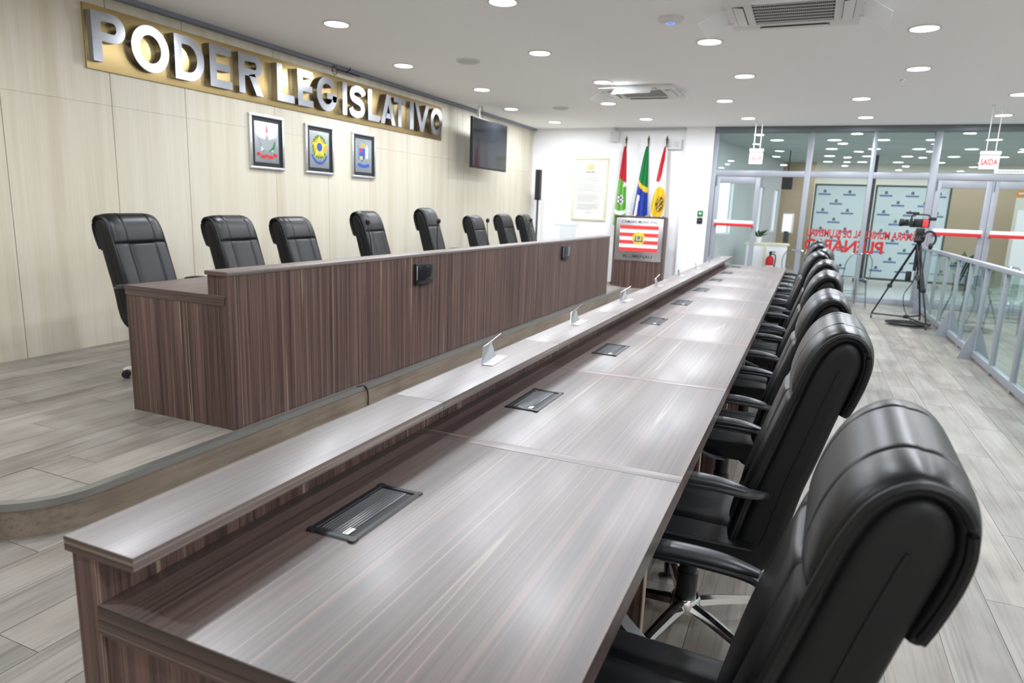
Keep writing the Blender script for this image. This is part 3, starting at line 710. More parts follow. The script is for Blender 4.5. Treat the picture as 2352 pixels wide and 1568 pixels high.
def glyph(c, w, h, s):
    """list of strips (outer path, inner path) or polygons that make up a heavy sans capital"""
    R = []
    if c == 'I': R.append(rbox(0, w, 0, h))
    elif c == 'L': R.append([(0, 0), (w, 0), (w, s), (s, s), (s, h), (0, h)])
    elif c == 'E': R.append([(0, 0), (w, 0), (w, s*.9), (s, s*.9), (s, h/2-s*.42), (w*.93, h/2-s*.42), (w*.93, h/2+s*.42), (s, h/2+s*.42), (s, h-s*.9), (w*.98, h-s*.9), (w*.98, h), (0, h)])
    elif c == 'T': R.append([(w/2-s/2, 0), (w/2+s/2, 0), (w/2+s/2, h-s*.9), (w, h-s*.9), (w, h), (0, h), (0, h-s*.9), (w/2-s/2, h-s*.9)])
    elif c == 'V': R.append([(w/2-s*.5, 0), (w/2+s*.5, 0), (w, h), (w-s*1.1, h), (w/2, s*1.5), (s*1.1, h), (0, h)])
    elif c == 'A':
        R.append((([(0, 0), (w/2-s*.5, h), (w/2+s*.5, h), (w, 0)]), ([(s*1.1, 0), (w/2, h-s*1.6), (w/2, h-s*1.6), (w-s*1.1, 0)])))
        yb = h*.2; xi = lambda y: s*1.1+(w/2-s*1.1)*y/(h-s*1.6); R.append([(xi(yb)-.01, yb), (w-xi(yb)+.01, yb), (w-xi(yb+s*.8)+.01, yb+s*.8), (xi(yb+s*.8)-.01, yb+s*.8)])
    elif c == 'O': R.append((arcp(w/2, h/2, w/2, h/2, 0, 360, 40), arcp(w/2, h/2, w/2-s, h/2-s*.95, 0, 360, 40)))
    elif c == 'D':
        R.append(rbox(0, s, 0, h)); rx = w*.55
        R.append(([(s, h)]+arcp(w-rx, h/2, rx, h/2, 90, -90, 22)+[(s, 0)], [(s, h-s*.9)]+arcp(w-rx, h/2, rx-s, h/2-s*.9, 90, -90, 22)+[(s, s*.9)]))
    elif c in 'PR':
        R.append(rbox(0, s, 0, h)); hb = h*.42 if c == 'P' else h*.46; r = (h-hb)/2; cy = hb+r
        R.append(([(s, h)]+arcp(w-r, cy, r, r, 90, -90, 18)+[(s, hb)], [(s, h-s*.85)]+arcp(w-r, cy, max(.012, r-s), r-s*.85, 90, -90, 18)+[(s, hb+s*.85)]))
        if c == 'R': R.append([(w*.42, hb+.01), (w*.42+s*1.0, hb+.03), (w*1.02, 0), (w*1.02-s*1.15, 0)])
    elif c == 'G':
        R.append((arcp(w/2, h/2, w/2, h/2, 42, 358, 38), arcp(w/2, h/2, w/2-s, h/2-s*.95, 42, 358, 38)))
        R.append([(w*.52, h*.40), (w*.97, h*.40), (w*.97, h*.16), (w-s, h*.22), (w-s, h*.56), (w*.97, h*.56), (w*.97, h*.40), (w*.97, h*.56), (w*.52, h*.56)][:0] or rbox(w*.50, w*.998, h*.37, h*.53))
        R.append(rbox(w-s*.95, w*.985, h*.30, h*.40))
    elif c == 'S':
        cx = w/2; P = [(w*.90, h*.74), (w*.80, h*.86), (w*.52, h*.905), (w*.24, h*.84), (w*.165, h*.71), (w*.25, h*.585), (w*.5, h*.52), (w*.76, h*.44), (w*.845, h*.30), (w*.76, h*.15), (w*.48, h*.095), (w*.20, h*.14), (w*.10, h*.27)]
        Q = spline([(a, b, 0) for a, b in P], 48); o1, i1 = [], []
        for i, q in enumerate(Q):
            tt = (Q[min(i+1, 48)]-Q[max(i-1, 0)]).normalized(); nx = Vector((-tt.y, tt.x, 0))*s*.5; o1.append((q+nx)[:2]); i1.append((q-nx)[:2])
        R.append((o1, i1))
    return R
def letter(c, y0, y1):
    mb = MB(); d0, d1 = .02, .088; w_ = y1-y0
    for g_ in glyph(c, w_, LH, min(SW, w_)):
        if isinstance(g_, tuple):
            o, i = g_; n = len(o); V = [(d, p[0], p[1]) for d in (d0, d1) for q in (o, i) for p in q]
            cl = (o[0][0]-o[-1][0])**2+(o[0][1]-o[-1][1])**2 < 1e-8; F = []
            for k in range(n-1):
                F += [(k, k+1, n+k+1, n+k)[::-1], (2*n+k, 2*n+k+1, 3*n+k+1, 3*n+k), (k, k+1, 2*n+k+1, 2*n+k), (n+k, n+k+1, 3*n+k+1, 3*n+k)]
            if not cl: F += [(0, n, 3*n, 2*n), (n-1, 2*n-1, 4*n-1, 3*n-1)]
            mb.add(V, F)
        else: mb.prism(g_, d0, d1, 0)
    return mb.build('letter', LSTEEL, sg_, (0, y0-2.21, LB), ang=30)
for c, a, b in LET: letter(c, a-.005, b+.005)

# ------------------------------------------------------------------ framed emblems on the maple wall
def wall_frame(name, y0, label, art):
    t = thing(name, label, 'framed picture', (WX, y0, 1.712), 0, 'framed emblems on the maple wall'); W, H = .495, .555
    for a, b, c_, d in ((0, W, 0, .028), (0, W, H-.028, H), (0, .028, .028, H-.028), (W-.028, W, .028, H-.028)):
        MB().box(0, .03, a, b, c_, d, .003).build('frame_rail', STEEL, t)
    MB().box(.002, .012, .02, W-.02, .02, H-.02).build('black_mount', BLACK, t)
    MB().box(.012, .0135, .075, W-.075, .072, H-.072).build('metal_plate', mat('polished_plate', (.5, .52, .55, 1), .16, 1), t)
    art(t, W/2, H/2)
    return t
def star(cx, cy, r, n=5, k=.45, rot=90): return [(cx+(r if i % 2 == 0 else r*k)*cos(radians(rot+i*180/n)), cy+(r if i % 2 == 0 else r*k)*sin(radians(rot+i*180/n))) for i in range(2*n)]
def art1(t, cx, cy):       # silver bird emblem with a red ribbon
    S = mat('silver_relief', (.75, .77, .78, 1), .3, .9)
    MB().prism(star(cx, cy+.03, .15, 5, .5), .0135, .0150, 0).build('silver_star', S, t)
    MB().prism([(cx-.13, cy+.05), (cx-.03, cy+.03), (cx, cy+.09), (cx+.03, cy+.03), (cx+.13, cy+.06), (cx+.08, cy-.04), (cx+.03, cy-.08), (cx-.03, cy-.08), (cx-.08, cy-.04)], .015, .0156, 0).build('silver_wings', mat('grey_relief', (.35, .37, .38, 1), .4, .8), t)
    MB().prism([(cx-.012, cy+.10), (cx+.012, cy+.10), (cx+.006, cy+.17), (cx-.006, cy+.17)], .0145, .0153, 0).build('red_cap', RED, t)
    b = MB()
    for q, (a, z) in enumerate(((-.12, -.125), (-.06, -.15), (0, -.14), (.06, -.15), (.12, -.125))): b.prism([(cx+a-.03, cy+z-.012), (cx+a+.022, cy+z-.018), (cx+a+.03, cy+z+.016), (cx+a-.022, cy+z+.022)], .0145, .0153, 0)
    b.build('red_ribbon', RED, t)
    MB().prism([(cx+.03, cy-.09), (cx+.11, cy-.06), (cx+.13, cy+.03), (cx+.08, cy-.02)], .0145, .0153, 0).build('green_branch', GREENP, t)
def art2(t, cx, cy):       # star emblem in a green wreath with blue ribbon
    b = MB()
    for q in range(16):
        a = radians(20+q*20); 
        b.prism([(cx+.115*cos(a)+.03*cos(a+1)*c1+.017*cos(a+2.57)*c2, cy+.03+.12*sin(a)+.03*sin(a+1)*c1+.017*sin(a+2.57)*c2) for c1, c2 in ((-1, 0), (0, -1), (1, 0), (0, 1))], .0135, .0142, 0)
    b.build('green_wreath', GREENP, t)
    MB().prism(star(cx, cy+.03, .15, 20, .86), .0132, .0138, 0).build('gold_rays', mat('gold_print', srgb(196, 160, 60), .5), t)
    MB().prism(star(cx, cy+.03, .135, 5, .46), .0142, .0149, 0).build('yellow_star', YEL, t)
    MB().disc((cx, cy+.03, .0149), .05, 20, 0, th=.0006).build('blue_disc', BLUE, t)
    b = MB()
    for q in range(8):
        a0, a1 = radians(205+q*16.3), radians(205+(q+1)*16.3)
        b.prism([(cx+.13*cos(a0), cy+.01+.15*sin(a0)), (cx+.13*cos(a1), cy+.01+.15*sin(a1)), (cx+.155*cos(a1), cy+.01+.18*sin(a1)), (cx+.155*cos(a0), cy+.01+.18*sin(a0))], .0142, .0149, 0)
    b.build('blue_ribbon', BLUE, t)
def art3(t, cx, cy):       # shield emblem with blue base
    MB().prism([(cx-.09, cy+.09), (cx+.03, cy+.09), (cx+.03, cy-.02), (cx-.03, cy-.08), (cx-.09, cy-.02)], .0135, .0142, 0).build('blue_shield', BLUE, t)
    MB().prism([(cx-.085, cy+.085), (cx-.03, cy+.085), (cx-.03, cy+.04), (cx-.085, cy+.04)], .0142, .0149, 0).build('red_quarter', RED, t)
    MB().prism([(cx-.08, cy-.01), (cx-.02, cy-.01), (cx-.03, cy-.06), (cx-.06, cy-.05)], .0142, .0149, 0).build('gold_quarter', YEL, t)
    MB().prism([(cx+.05, cy-.03), (cx+.09, cy-.03), (cx+.095, cy+.08), (cx+.07, cy+.14), (cx+.045, cy+.08)], .0135, .0142, 0).build('white_bearer', WCLOTH, t)
    MB().prism([(cx-.12, cy-.06), (cx-.10, cy-.06), (cx-.10, cy+.12), (cx-.12, cy+.12)], .0135, .0142, 0).build('grey_bearer', BLUEG, t)
    MB().prism([(cx-.05, cy+.10), (cx+.02, cy+.10), (cx+.03, cy+.15), (cx-.06, cy+.15)], .0135, .0142, 0).build('crown', mat('gold_print'), t)
    MB().prism([(cx-.13, cy-.13), (cx-.04, cy-.15), (cx+.04, cy-.15), (cx+.13, cy-.13), (cx+.11, cy-.09), (cx+.03, cy-.11), (cx-.03, cy-.11), (cx-.11, cy-.09)], .0135, .0142, 0).build('blue_ribbon', BLUE, t)
wall_frame('framed_emblem', 3.89, 'framed silver emblem with a red ribbon under the steel sign', art1)
wall_frame('framed_emblem', 4.735, 'framed yellow star emblem in a green wreath', art2)
wall_frame('framed_emblem', 5.595, 'framed shield emblem with blue ribbon, closest to the television', art3)

# television hung off the ceiling
tv = thing('wall_television', 'black flat television hanging before the maple wall', 'television', (-4.75, 8.80, 0))
MB().box(-.045, 0, -.66, .66, 2.0, 2.775, .008).build('casing', BLACK, tv)
MB().box(.0, .003, -.642, .642, 2.025, 2.76).build('screen', SCREEN, tv)
MB().box(-.10, -.045, -.2, .2, 2.2, 2.55, .01).build('back_box', BLACK, tv)
MB().tube([(-.08, -.3, 2.5), (-.08, -.3, CZ)], .02, 12).build('ceiling_pole', OFFW, tv)
MB().box(-.11, -.05, -.36, -.05, 2.4, 2.5).build('mount_arm', BLACK, tv)
MB().tube(spline([(-.06, -.25, CZ), (-.05, -.22, 2.9), (-.06, -.19, 2.8), (-.06, -.15, 2.5)], 16), .006, 6).build('power_cable', RUBBER, tv)
# black bar and ring by the ceiling trim
br = thing('screen_bracket', 'small black bar with ring fixed under the grey ceiling strip', 'bracket', (WX+.085, 5.25, CZ-.045))
MB().box(-.008, .008, 0, .42, -.02, 0, .003).build('bar', BLACK, br)
MB().tube([(0, -.06+.045*cos(a), -.03+.045*sin(a)) for a in [2*pi*k/20 for k in range(20)]], .005, 6, closed=True).build('ring', BLACK, br)
MB().tube([(0.01, .16, -.004), (.06, .16, .02), (.06, .16, .04)], .006, 6).build('hook', BLACK, br)

# ------------------------------------------------------------------ ceiling fittings
def cassette(cx, cy, s, label):
    t = thing('air_conditioner', label, 'air conditioner', (cx, cy, CZ), 0, 'ceiling cassette air conditioners'); h = s/2
    f = MB()
    for a, b, c_, d in ((-h, h, -h, -h+.19), (-h, h, h-.19, h), (-h, -h+.19, -h+.19, h-.19), (h-.19, h, -h+.19, h-.19)): f.box(a, b, c_, d, -.032, 0, .006)
    f.build('fascia', OFFW, t)
    q = h-.19
    MB().box(-q, q, -q, q, -.018, -.006).build('filter', DKGREY, t)
    gr = MB()
    for k in range(40):
        xx = -q+.02+k*(2*q-.04)/39; gr.box(xx-.0022, xx+.0022, -q, q, -.026, -.018)
    gr.build('grille_bars', mat('grille_grey', srgb(150, 152, 154), .5), t)
    for k in range(7):
        yy = -q+.04+k*(2*q-.08)/6; MB().box(-q, q, yy-.005, yy+.005, -.030, -.025).build('grille_rib', OFFW, t)
    for k in range(4):
        a = pi/2*k; M = Matrix.Rotation(a, 4, 'Z')
        MB().box(-.26, .26, h-.135, h-.055, -.0335, -.030).xf(M).build('air_slot', mat('slot_grey', srgb(134, 136, 138), .7, spec=.2), t)
        b = MB().box(-.25, .25, -.036, .036, -.004, .004, .002); b.xf(M @ Matrix.Translation((0, h-.096, -.041)) @ Matrix.Rotation(radians(9), 4, 'X')); b.build('louvre', OFFW, t)
        if k in (1, 2, 3):
            b = MB().box(-.24, .24, -.002, .002, -.11, .11); b.xf(M @ Matrix.Translation((0, h+.09, -.07)) @ Matrix.Rotation(radians(58), 4, 'X')); b.build('air_deflector', mat('frosted_acrylic', (.92, .95, .96, 1), .6, spec=.2, alpha=.3), t)
            for e in (-.2, .2):
                b = MB().tube([(e, h-.02, -.035), (e, h+.0, -.035), (e, h+.02, -.035)], .006, 6); b.xf(M); b.build('deflector_arm', OFFW, t)
    return t
a1 = cassette(-.08, 4.27, .95, 'larger looking ceiling air conditioner with dark grille, at the top edge')
a2 = cassette(-2.0, 7.66, .95, 'smaller looking ceiling air conditioner before the flags')
MB().box(-.02, .28, .37, .42, -.0345, -.032).build('energy_label', YEL, a2)
for k, (x, y, lb) in enumerate(((-3.42, 5.39, 'flat white disc speaker on the ceiling beside the steel sign'), (-3.59, 8.9, 'flat white disc speaker on the ceiling before the white wall'))):
    t = thing('ceiling_speaker', lb, 'ceiling speaker', (x, y, CZ), 0, 'disc speakers on the ceiling')
    MB().lathe([(.13, 0), (.128, -.012), (.118, -.018), (.116, -.012)], 28, cap=False).build('rim', OFFW, t)
    MB().lathe([(.117, -.012), (.10, -.026), (.05, -.034), (.001, -.036)], 28, cap=False).build('cover', mat('cover_grey', srgb(206, 206, 204), .6), t)
t = thing('wireless_dome', 'round white wireless access dome with a blue light', 'access point', (-1.01, 4.3, CZ))
MB().lathe([(.105, 0), (.105, -.012), (.09, -.03), (.05, -.040), (.001, -.042)], 28, cap=False).build('dome', OFFW, t)
MB().lathe([(.040, -.0405), (.037, -.043), (.024, -.045), (.021, -.0425)], 28, cap=False).build('blue_ring', BLUELED, t)
t = thing('sprinkler_head', 'tiny fire sprinkler head on the ceiling', 'sprinkler', (.978, 7.42, CZ))
MB().lathe([(.035, 0), (.033, -.006), (.012, -.008), (.009, -.03), (.02, -.034), (.02, -.037)], 16).build('body', CHROME, t)
MB().lathe([(.008, -.037), (.008, -.05), (.024, -.052)], 12).build('deflector', CHROME, t)

# ------------------------------------------------------------------ white wall: framed text, lamps, flags, lectern
def framed_text():
    x0, x1, z0, z1 = -4.245, -3.535, 1.205, 2.43
    t = thing('framed_document', 'tall pale framed document on the white wall', 'framed document', ((x0+x1)/2, FY, z0)); W, H = x1-x0, z1-z0; h = W/2
    for a, b, c_, d in ((-h, h, 0, .045), (-h, h, H-.045, H), (-h, -h+.045, .045, H-.045), (h-.045, h, .045, H-.045)):
        MB().box(a, b, -.03, 0, c_, d, .003).build('frame_rail', PALEWOOD, t)
    MB().box(-h+.03, h-.03, -.012, 0, .03, H-.03).build('sheet', PAPER, t)
    b = MB(); random.seed(3)
    for q in range(26):
        zz = H-.37-q*.026; 
        if q in (5, 12, 13, 20): continue
        b.box(-h+.10, -h+.10+(W-.2)*random.uniform(.6, 1), -.0132, -.012, zz, zz+.009)
    b.box(-.07, .05, -.0132, -.012, .145, .155)
    b.build('printed_lines', mat('grey_ink', srgb(150, 152, 150), .7), t)
    MB().prism([(-.08, H-.30), (.08, H-.30), (.09, H-.27), (.0, H-.285), (-.09, H-.27)], -.0132, -.012, 1).build('blue_ribbon', BLUEG, t)
    MB().prism([(-.06, H-.26), (.06, H-.26), (.07, H-.16), (0, H-.13), (-.07, H-.16)], -.0132, -.012, 1).build('crest', mat('pale_gold', srgb(214, 200, 140), .6), t)
framed_text()
t = thing('wall_speaker', 'small pale grey box speaker high on the white wall', 'speaker', (-3.43, FY, 2.72))
MB().box(-.08, .08, -.11, -.02, 0, .19, .01).build('casing', OFFW, t); MB().box(-.07, .07, -.115, -.109, .01, .18).build('grille', GREYW, t); MB().box(-.02, .02, -.02, 0, .07, .12).build('bracket', GREYW, t)
t = thing('emergency_light', 'white emergency light box above the third flag', 'emergency light', (-2.28, FY, 2.58))
MB().box(-.17, .13, -.09, 0, 0, .18, .008).build('casing', OFFW, t)
for q in (-.08, .05): MB().box(q-.04, q+.04, -.11, -.088, .04, .14, .01).build('lamp_head', GREYW, t)
for z, m_, lb in ((1.37, GREENP, 'small green door release button on the white pilaster'), (1.235, BLACK, 'small black card reader on the white pilaster')):
    t = thing('wall_switch', lb, 'switch', (-1.69, FY-.07, z)); MB().box(-.05, .05, -.025, 0, 0, .105, .006).build('plate', m_, t); MB().box(-.02, .02, -.032, -.024, .035, .07, .004).build('button', OFFW if m_ is GREENP else DKGREY, t)
# column loudspeaker in the corner
t = thing('column_speaker', 'slim black column loudspeaker on a pole in the corner', 'loudspeaker', (-4.82, 11.2, 0))
MB().lathe([(.16, 0), (.16, .02), (.03, .03)], 24).build('foot', BLACK, t)
MB().tube([(0, 0, .02), (0, 0, 1.62)], .022, 12).build('pole', mat('grey_pole', srgb(70, 74, 78), .4), t)
MB().box(-.05, .05, -.06, .06, 1.56, 2.15, .012).build('cabinet', BLACK, t); MB().box(-.04, .04, -.064, -.058, 1.58, 2.13).build('grille', PLASTIC, t)
# acrylic stand
t = thing('acrylic_stand', 'clear acrylic speaking stand below the framed document', 'stand', (-4.05, 10.9, 0), radians(8))
MB().box(-.16, .16, -.01, .01, .02, 1.10).build('upright', ACRYL, t); MB().box(-.2, .2, -.18, .16, 0, .02, .004).build('foot', ACRYL, t)
b = MB().box(-.24, .24, -.17, .17, -.006, .006, .002); b.xf(Matrix.Translation((0, 0, 1.13)) @ Matrix.Rotation(radians(12), 4, 'X')); b.build('top', ACRYL, t)
b = MB().box(-.24, .24, -.175, -.165, 0, .03); b.xf(Matrix.Translation((0, 0, 1.13)) @ Matrix.Rotation(radians(12), 4, 'X')); b.build('lip', ACRYL, t)

# flags
def flag(x, y, label, paint, mats, lean, wl_, wr_):
    t = thing('flag', label, 'flag', (x, y, 0), 0, 'flags on poles behind the lectern')
    MB().tube([(0, 0, .03), (0, 0, 2.68)], .014, 12).build('pole', mat('dark_brass_pole', srgb(96, 84, 62), .35, .7), t)
    MB().lathe([(.014, 2.68), (.024, 2.69), (.012, 2.71), (.026, 2.74), (.018, 2.77), (.003, 2.82)], 14).build('finial', mat('dark_brass_pole'), t)
    MB().lathe([(.15, 0), (.15, .02), (.05, .035), (.02, .05)], 20).build('foot', BLACK, t)
    nu, nv = 26, 60; mb = MB(); z1, z0 = 2.62, 1.16
    def P(u, v):
        k = v**.75; L_, R_ = -.02-wl_*k, .02+wr_*k; x_ = L_+(R_-L_)*u+lean*v*.0
        dp = (.014+.03*k)*sin(u*pi*5.0+v*2.0)+.015*k*sin(u*pi*2+1+v)
        return (x_, -.055-.04*k+dp, z1+(z0-z1)*v-.05*k*sin(pi*u))
    mb.grid(P, nu, nv); mb.m = [paint((i+.5)/nu, (j+.5)/nv) for i in range(nu) for j in range(nv)]
    o = mb.build('cloth', mats, t, ang=180); return t
def sc_flag(u, v):       # red, white, green diamond with crest
    if v < .42+.08*(u-.5): return 0
    if v < .5 and u > .75-.9*(v-.42): return 1
    if ((u-.45)/.30)**2+((v-.66)/.07)**2 < 1: return 1 if (int(u*9)+int(v*40)) % 2 else 3
    if v < .80: return 2
    return 2 if v > .85 else 1
def br_flag(u, v):
    if v < .42+.10*u: return 0
    if v < .47+.12*u: return 1
    if u < .36-.2*(v-.5) and v > .6 and u > .16: return 3
    if v < .86: return 2
    return 1 if v < .92 else 0
def bl_flag(u, v):
    if v < .44 and u < .75-.7*max(0, v-.15)*2: return 0
    if v < .44: return 1
    if ((u-.5)/.52)**2+((v-.68)/.20)**2 < 1:
        return 3 if ((u-.6)/.28)**2+((v-.70)/.10)**2 < 1 and (int(u*10)+int(v*45)) % 3 else 2
    return 1 if v < .86 else 0
flag(-3.17, FY-.16, 'red, white and green flag hanging on its pole, leftmost of three', sc_flag, [RCLOTH, WCLOTH, LGCLOTH, mat('brown_print', srgb(96, 80, 62), .7)], -.1, .13, .10)
flag(-2.745, FY-.16, 'green, yellow and blue flag hanging on its pole', br_flag, [GCLOTH, YCLOTH, BCLOTH, WCLOTH], -.1, .20, .09)
flag(-2.40, FY-.16, 'red and white flag with a yellow disc hanging on its pole', bl_flag, [RCLOTH, WCLOTH, YCLOTH, mat('brown_print')], -.1, .22, .06)

# lectern
lt = thing('lectern', 'walnut lectern with steel plaque and striped flag', 'lectern', (-2.67, 10.93, 0), radians(3))
LWd = .455
for sx in (-1, 1): MB().box(sx*LWd-.014, sx*LWd+.014, -.0, .34, 0, 1.31, .002).build('side_panel', W_PAN, lt)
MB().box(-LWd+.015, LWd-.015, .008, .03, 0, 1.29).build('front_panel', W_PAN, lt)
b = MB().box(-LWd-.014, LWd+.014, -.02, .36, -.012, .012, .002); b.xf(Matrix.Translation((0, 0, 1.32)) @ Matrix.Rotation(radians(-3), 4, 'X')); b.build('top_board', W_X, lt)
MB().box(-LWd+.015, LWd-.015, .04, .33, .95, .97).build('inner_shelf', W_X, lt)
MB().box(-LWd+.02, LWd-.02, -.004, .008, .51, 1.295, .002).build('steel_plaque', STEEL, lt)
MB().box(-.355, .355, -.0055, -.004, .685, 1.16).build('white_field', WCLOTH, lt)
for k in range(4): MB().box(-.355, .355, -.0068, -.0055, .685+k*.1355, .685+k*.1355+.068).build('red_stripe', mat('coral_print', srgb(228, 62, 58), .5), lt)
MB().disc((0, .925, -.0085), .118, 28, 1, th=.0015).build('yellow_disc', YEL, lt)
b = MB(); b.prism([(-.07, .97), (-.05, .99), (-.045, .89), (-.07, .88)], -.0095, -.0085, 1); b.prism([(.05, .98), (.07, .97), (.07, .88), (.05, .89)], -.0095, -.0085, 1); b.prism([(-.08, .86), (.08, .86), (.09, .885), (-.09, .885)], -.0095, -.0085, 1)
b.build('dark_crest_figures', BLUE, lt)
MB().prism([(-.03, .97), (.03, .97), (.03, .92), (0, .89), (-.03, .92)], -.0095, -.0085, 1).build('crest_shield', BLUEG, lt)
mpl = lambda a, bb, d: (a, -.0055+d*0-.0015*(1-d*0)+d, bb)
text_mb('CÂMARA MUNICIPAL', (-.33, .33, 1.20, 1.268), lambda a, bb, d: (a, -.0055+d, bb), .0014, .012).build('lettering', DKPRINT, lt)
text_mb('BLUMENAU', (-.27, .27, .565, .625), lambda a, bb, d: (a, -.0055+d, bb), .0014, .012).build('lettering', DKPRINT, lt)

# ------------------------------------------------------------------ hanging exit signs
def exit_sign(x, y, z0, w_, h_, label):
    t = thing('exit_sign', label, 'exit sign', (x, y, z0), 0, 'hanging exit signs'); h = w_/2
    MB().box(-h, h, -.028, .028, h_, h_+.045, .006).build('lamp_housing', OFFW, t)
    MB().box(-h+.006, h-.006, -.004, .004, 0, h_).build('panel', SIGNW, t)
    text_mb('SAÍDA', (-h+.02, h-.02, .05, h_-.035), lambda a, bb, d: (a, -.0055+d, bb), .001, .03).build('lettering', RED, t)
    for sx in (-.5, .5): MB().tube([(sx*h*.9, 0, h_+.04), (sx*h*.9, 0, CZ-z0)], .005, 6).build('hanger_rod', OFFW, t)
    MB().lathe([(.02, CZ-z0-.012), (.02, CZ-z0)], 12, c=(-.45*h, 0, 0)).build('rose', OFFW, t)
    return t
exit_sign(-.757, 10.9, 2.285, .225, .20, 'hanging white exit sign with red letters before the single door')
exit_sign(2.315, 9.5, 2.155, .235, .185, 'hanging white exit sign with red letters before the double door')
t = thing('door_sign', 'narrow white sign strip below the exit sign at the double door', 'sign', (3.02, FY-.05, 2.225))
MB().box(-.22, .22, -.006, 0, 0, .06, .001).build('plate', PAPER, t); b = MB()
for q in range(9): b.box(-.16+q*.036, -.135+q*.036, -.0072, -.006, .02, .04)
b.build('printed_text', mat('grey_ink'), t)

# ------------------------------------------------------------------ glass railing
ra = thing('glass_railing', 'aluminium and glass railing dividing the chamber from the public seats', 'railing', (1.98, 0, 0))
RY0, RY1 = .2, 11.55
MB().box(-.035, .035, RY0, RY1, .985, 1.03, .006).build('top_rail', ALUF, ra)
MB().box(-.025, .025, RY0, RY1, .03, .10, .004).build('bottom_rail', ALUF, ra)
py = [11.45, 10.68, 9.92, 9.15, 8.38, 7.66, 6.88, 6.1, 5.35, 4.6, 3.85, 3.1, 2.35, 1.6, .85, .22]
for k, y in enumerate(py):
    MB().box(-.022, .022, y-.03, y+.03, 0, .985, .003).build('post', ALUF, ra)
    if y in (8.38, 6.88, 10.68):
        MB().prism([(-.15, 0), (-.02, 0), (-.02, .33), (-.04, .33)], y-.006, y+.006, 1).build('foot_bracket', ALUF, ra)
        MB().prism([(.15, 0), (.02, 0), (.02, .33), (.04, .33)], y-.006, y+.006, 1).build('foot_bracket', ALUF, ra)
for a, b in zip(py[1:], py): MB().box(-.004, .004, a+.03, b-.03, .10, .985).build('pane', RGLASS, ra)

# ------------------------------------------------------------------ camcorder on tripod
tp = thing('camera_tripod', 'black tripod with wheeled spreader standing by the glass railing', 'tripod', (1.60, 9.40, 0))
A = Vector((0.03, 0, 1.16)); feet = [Vector((-.40, .26, .07)), Vector((.20, -.52, .07)), Vector((.25, .45, .07))]
for f_ in feet:
    lg = MB()
    k1 = A+(f_-A)*.5; sd = (f_-A).cross(Vector((0, 0, 1))).normalized()*.018
    for s_ in (-1, 1): lg.tube([A+sd*s_+Vector((0, 0, -.02)), A+(f_-A)*.62+sd*s_], .010, 8)
    lg.tube([A+(f_-A)*.45, f_], .012, 8); lo_ = lg.build('leg', BLACK, tp)
    MB().box(-.03, .03, -.03, .03, -.03, .03, .008).xf(Matrix.Translation(A+(f_-A)*.6)).build('leg_clamp', PLASTIC, lo_)
    b = MB().tube([f_, (0.02, 0, .09)], .011, 8); sp = b.build('spreader_arm', BLACK, tp)
    MB().lathe([(.01, -.012), (.035, -.010), (.035, .010), (.01, .012)], 16, c=(f_.x, f_.y, .035), axis='x').build('wheel', DKGREY, sp)
MB().lathe([(.04, .07), (.04, .11), (.02, .12)], 14, c=(.02, 0, 0)).build('hub', BLACK, tp)
MB().tube([(.03, 0, .75), (.03, 0, 1.18)], .022, 12).build('centre_column', BLACK, tp)
MB().lathe([(.05, 1.14), (.07, 1.17), (.055, 1.22), (.05, 1.26)], 16, c=(.03, 0, 0)).build('bowl', BLACK, tp)
MB().box(-.02, .08, -.06, .06, 1.25, 1.34, .012).build('fluid_head', PLASTIC, tp)
MB().tube(spline([(.03, .05, 1.29), (.08, .22, 1.22), (.10, .35, 1.10)], 10), .010, 8).build('pan_handle', PLASTIC, tp)
MB().box(-.07, .0, -.06, .0, .60, .74, .01).build('battery_box', BLACK, tp)
MB().box(.06, .10, -.05, .03, .62, .70, .008).build('remote_box', DKGREY, tp)
MB().tube(spline([(.05, 0, 1.2), (.09, -.03, .9), (.04, .02, .6), (-.05, .0, .4), (-.02, -.03, .2), (.05, -.1, .08), (.12, -.2, .02)], 40), .006, 6).build('hanging_cable', RUBBER, tp)
cc = thing('camcorder', 'black video camcorder with flip screen on the tripod', 'camcorder', (1.60, 9.40, 1.34), radians(72)); cc.scale = (.85, .85, .9)
MB().box(-.055, .055, -.15, .13, .01, .14, .02).build('body', BLACK, cc)
MB().lathe([(.045, .12), (.05, .16), (.05, .22), (.058, .24), (.058, .28), (.045, .28)], 20, c=(0, 0, .075), axis='y').build('lens', BLACK, cc)
MB().sweep(spline([(0, .12, .13), (0, .10, .195), (0, 0, .205), (0, -.12, .2), (0, -.16, .15)], 16), [(.016, -.010), (.016, .010), (-.016, .010), (-.016, -.010)]).build('handle', BLACK, cc)
MB().tube([(.02, .02, .225), (.02, .21, .228)], .018, 10).build('microphone', BLACK, cc)
MB().box(-.03, .03, -.24, -.13, .12, .17, .012).build('viewfinder', BLACK, cc)
b = MB().box(-.004, .004, -.075, .075, -.048, .048, .003); b.xf(Matrix.Translation((-.12, .13, .08)) @ Matrix.Rotation(radians(12), 4, 'Z')); b.build('flip_screen', SCREEN, cc)
MB().box(-.12, -.05, .06, .085, .06, .10).build('screen_hinge', BLACK, cc)
MB().box(-.070, -.054, -.145, -.07, .02, .13, .005).build('red_battery', mat('coral_print'), cc)
hp = thing('headphones', 'black headphones hanging on the tripod head', 'headphones', (1.74, 9.37, 1.12))
MB().sweep(spline([(-.06, 0, .12), (-.03, 0, .17), (.03, 0, .175), (.075, 0, .13), (.085, 0, .06), (.06, 0, 0)], 20), [(.014, -.004), (.014, .004), (-.014, .004), (-.014, -.004)], upv=(0, 1, 0)).build('headband', PLASTIC, hp)
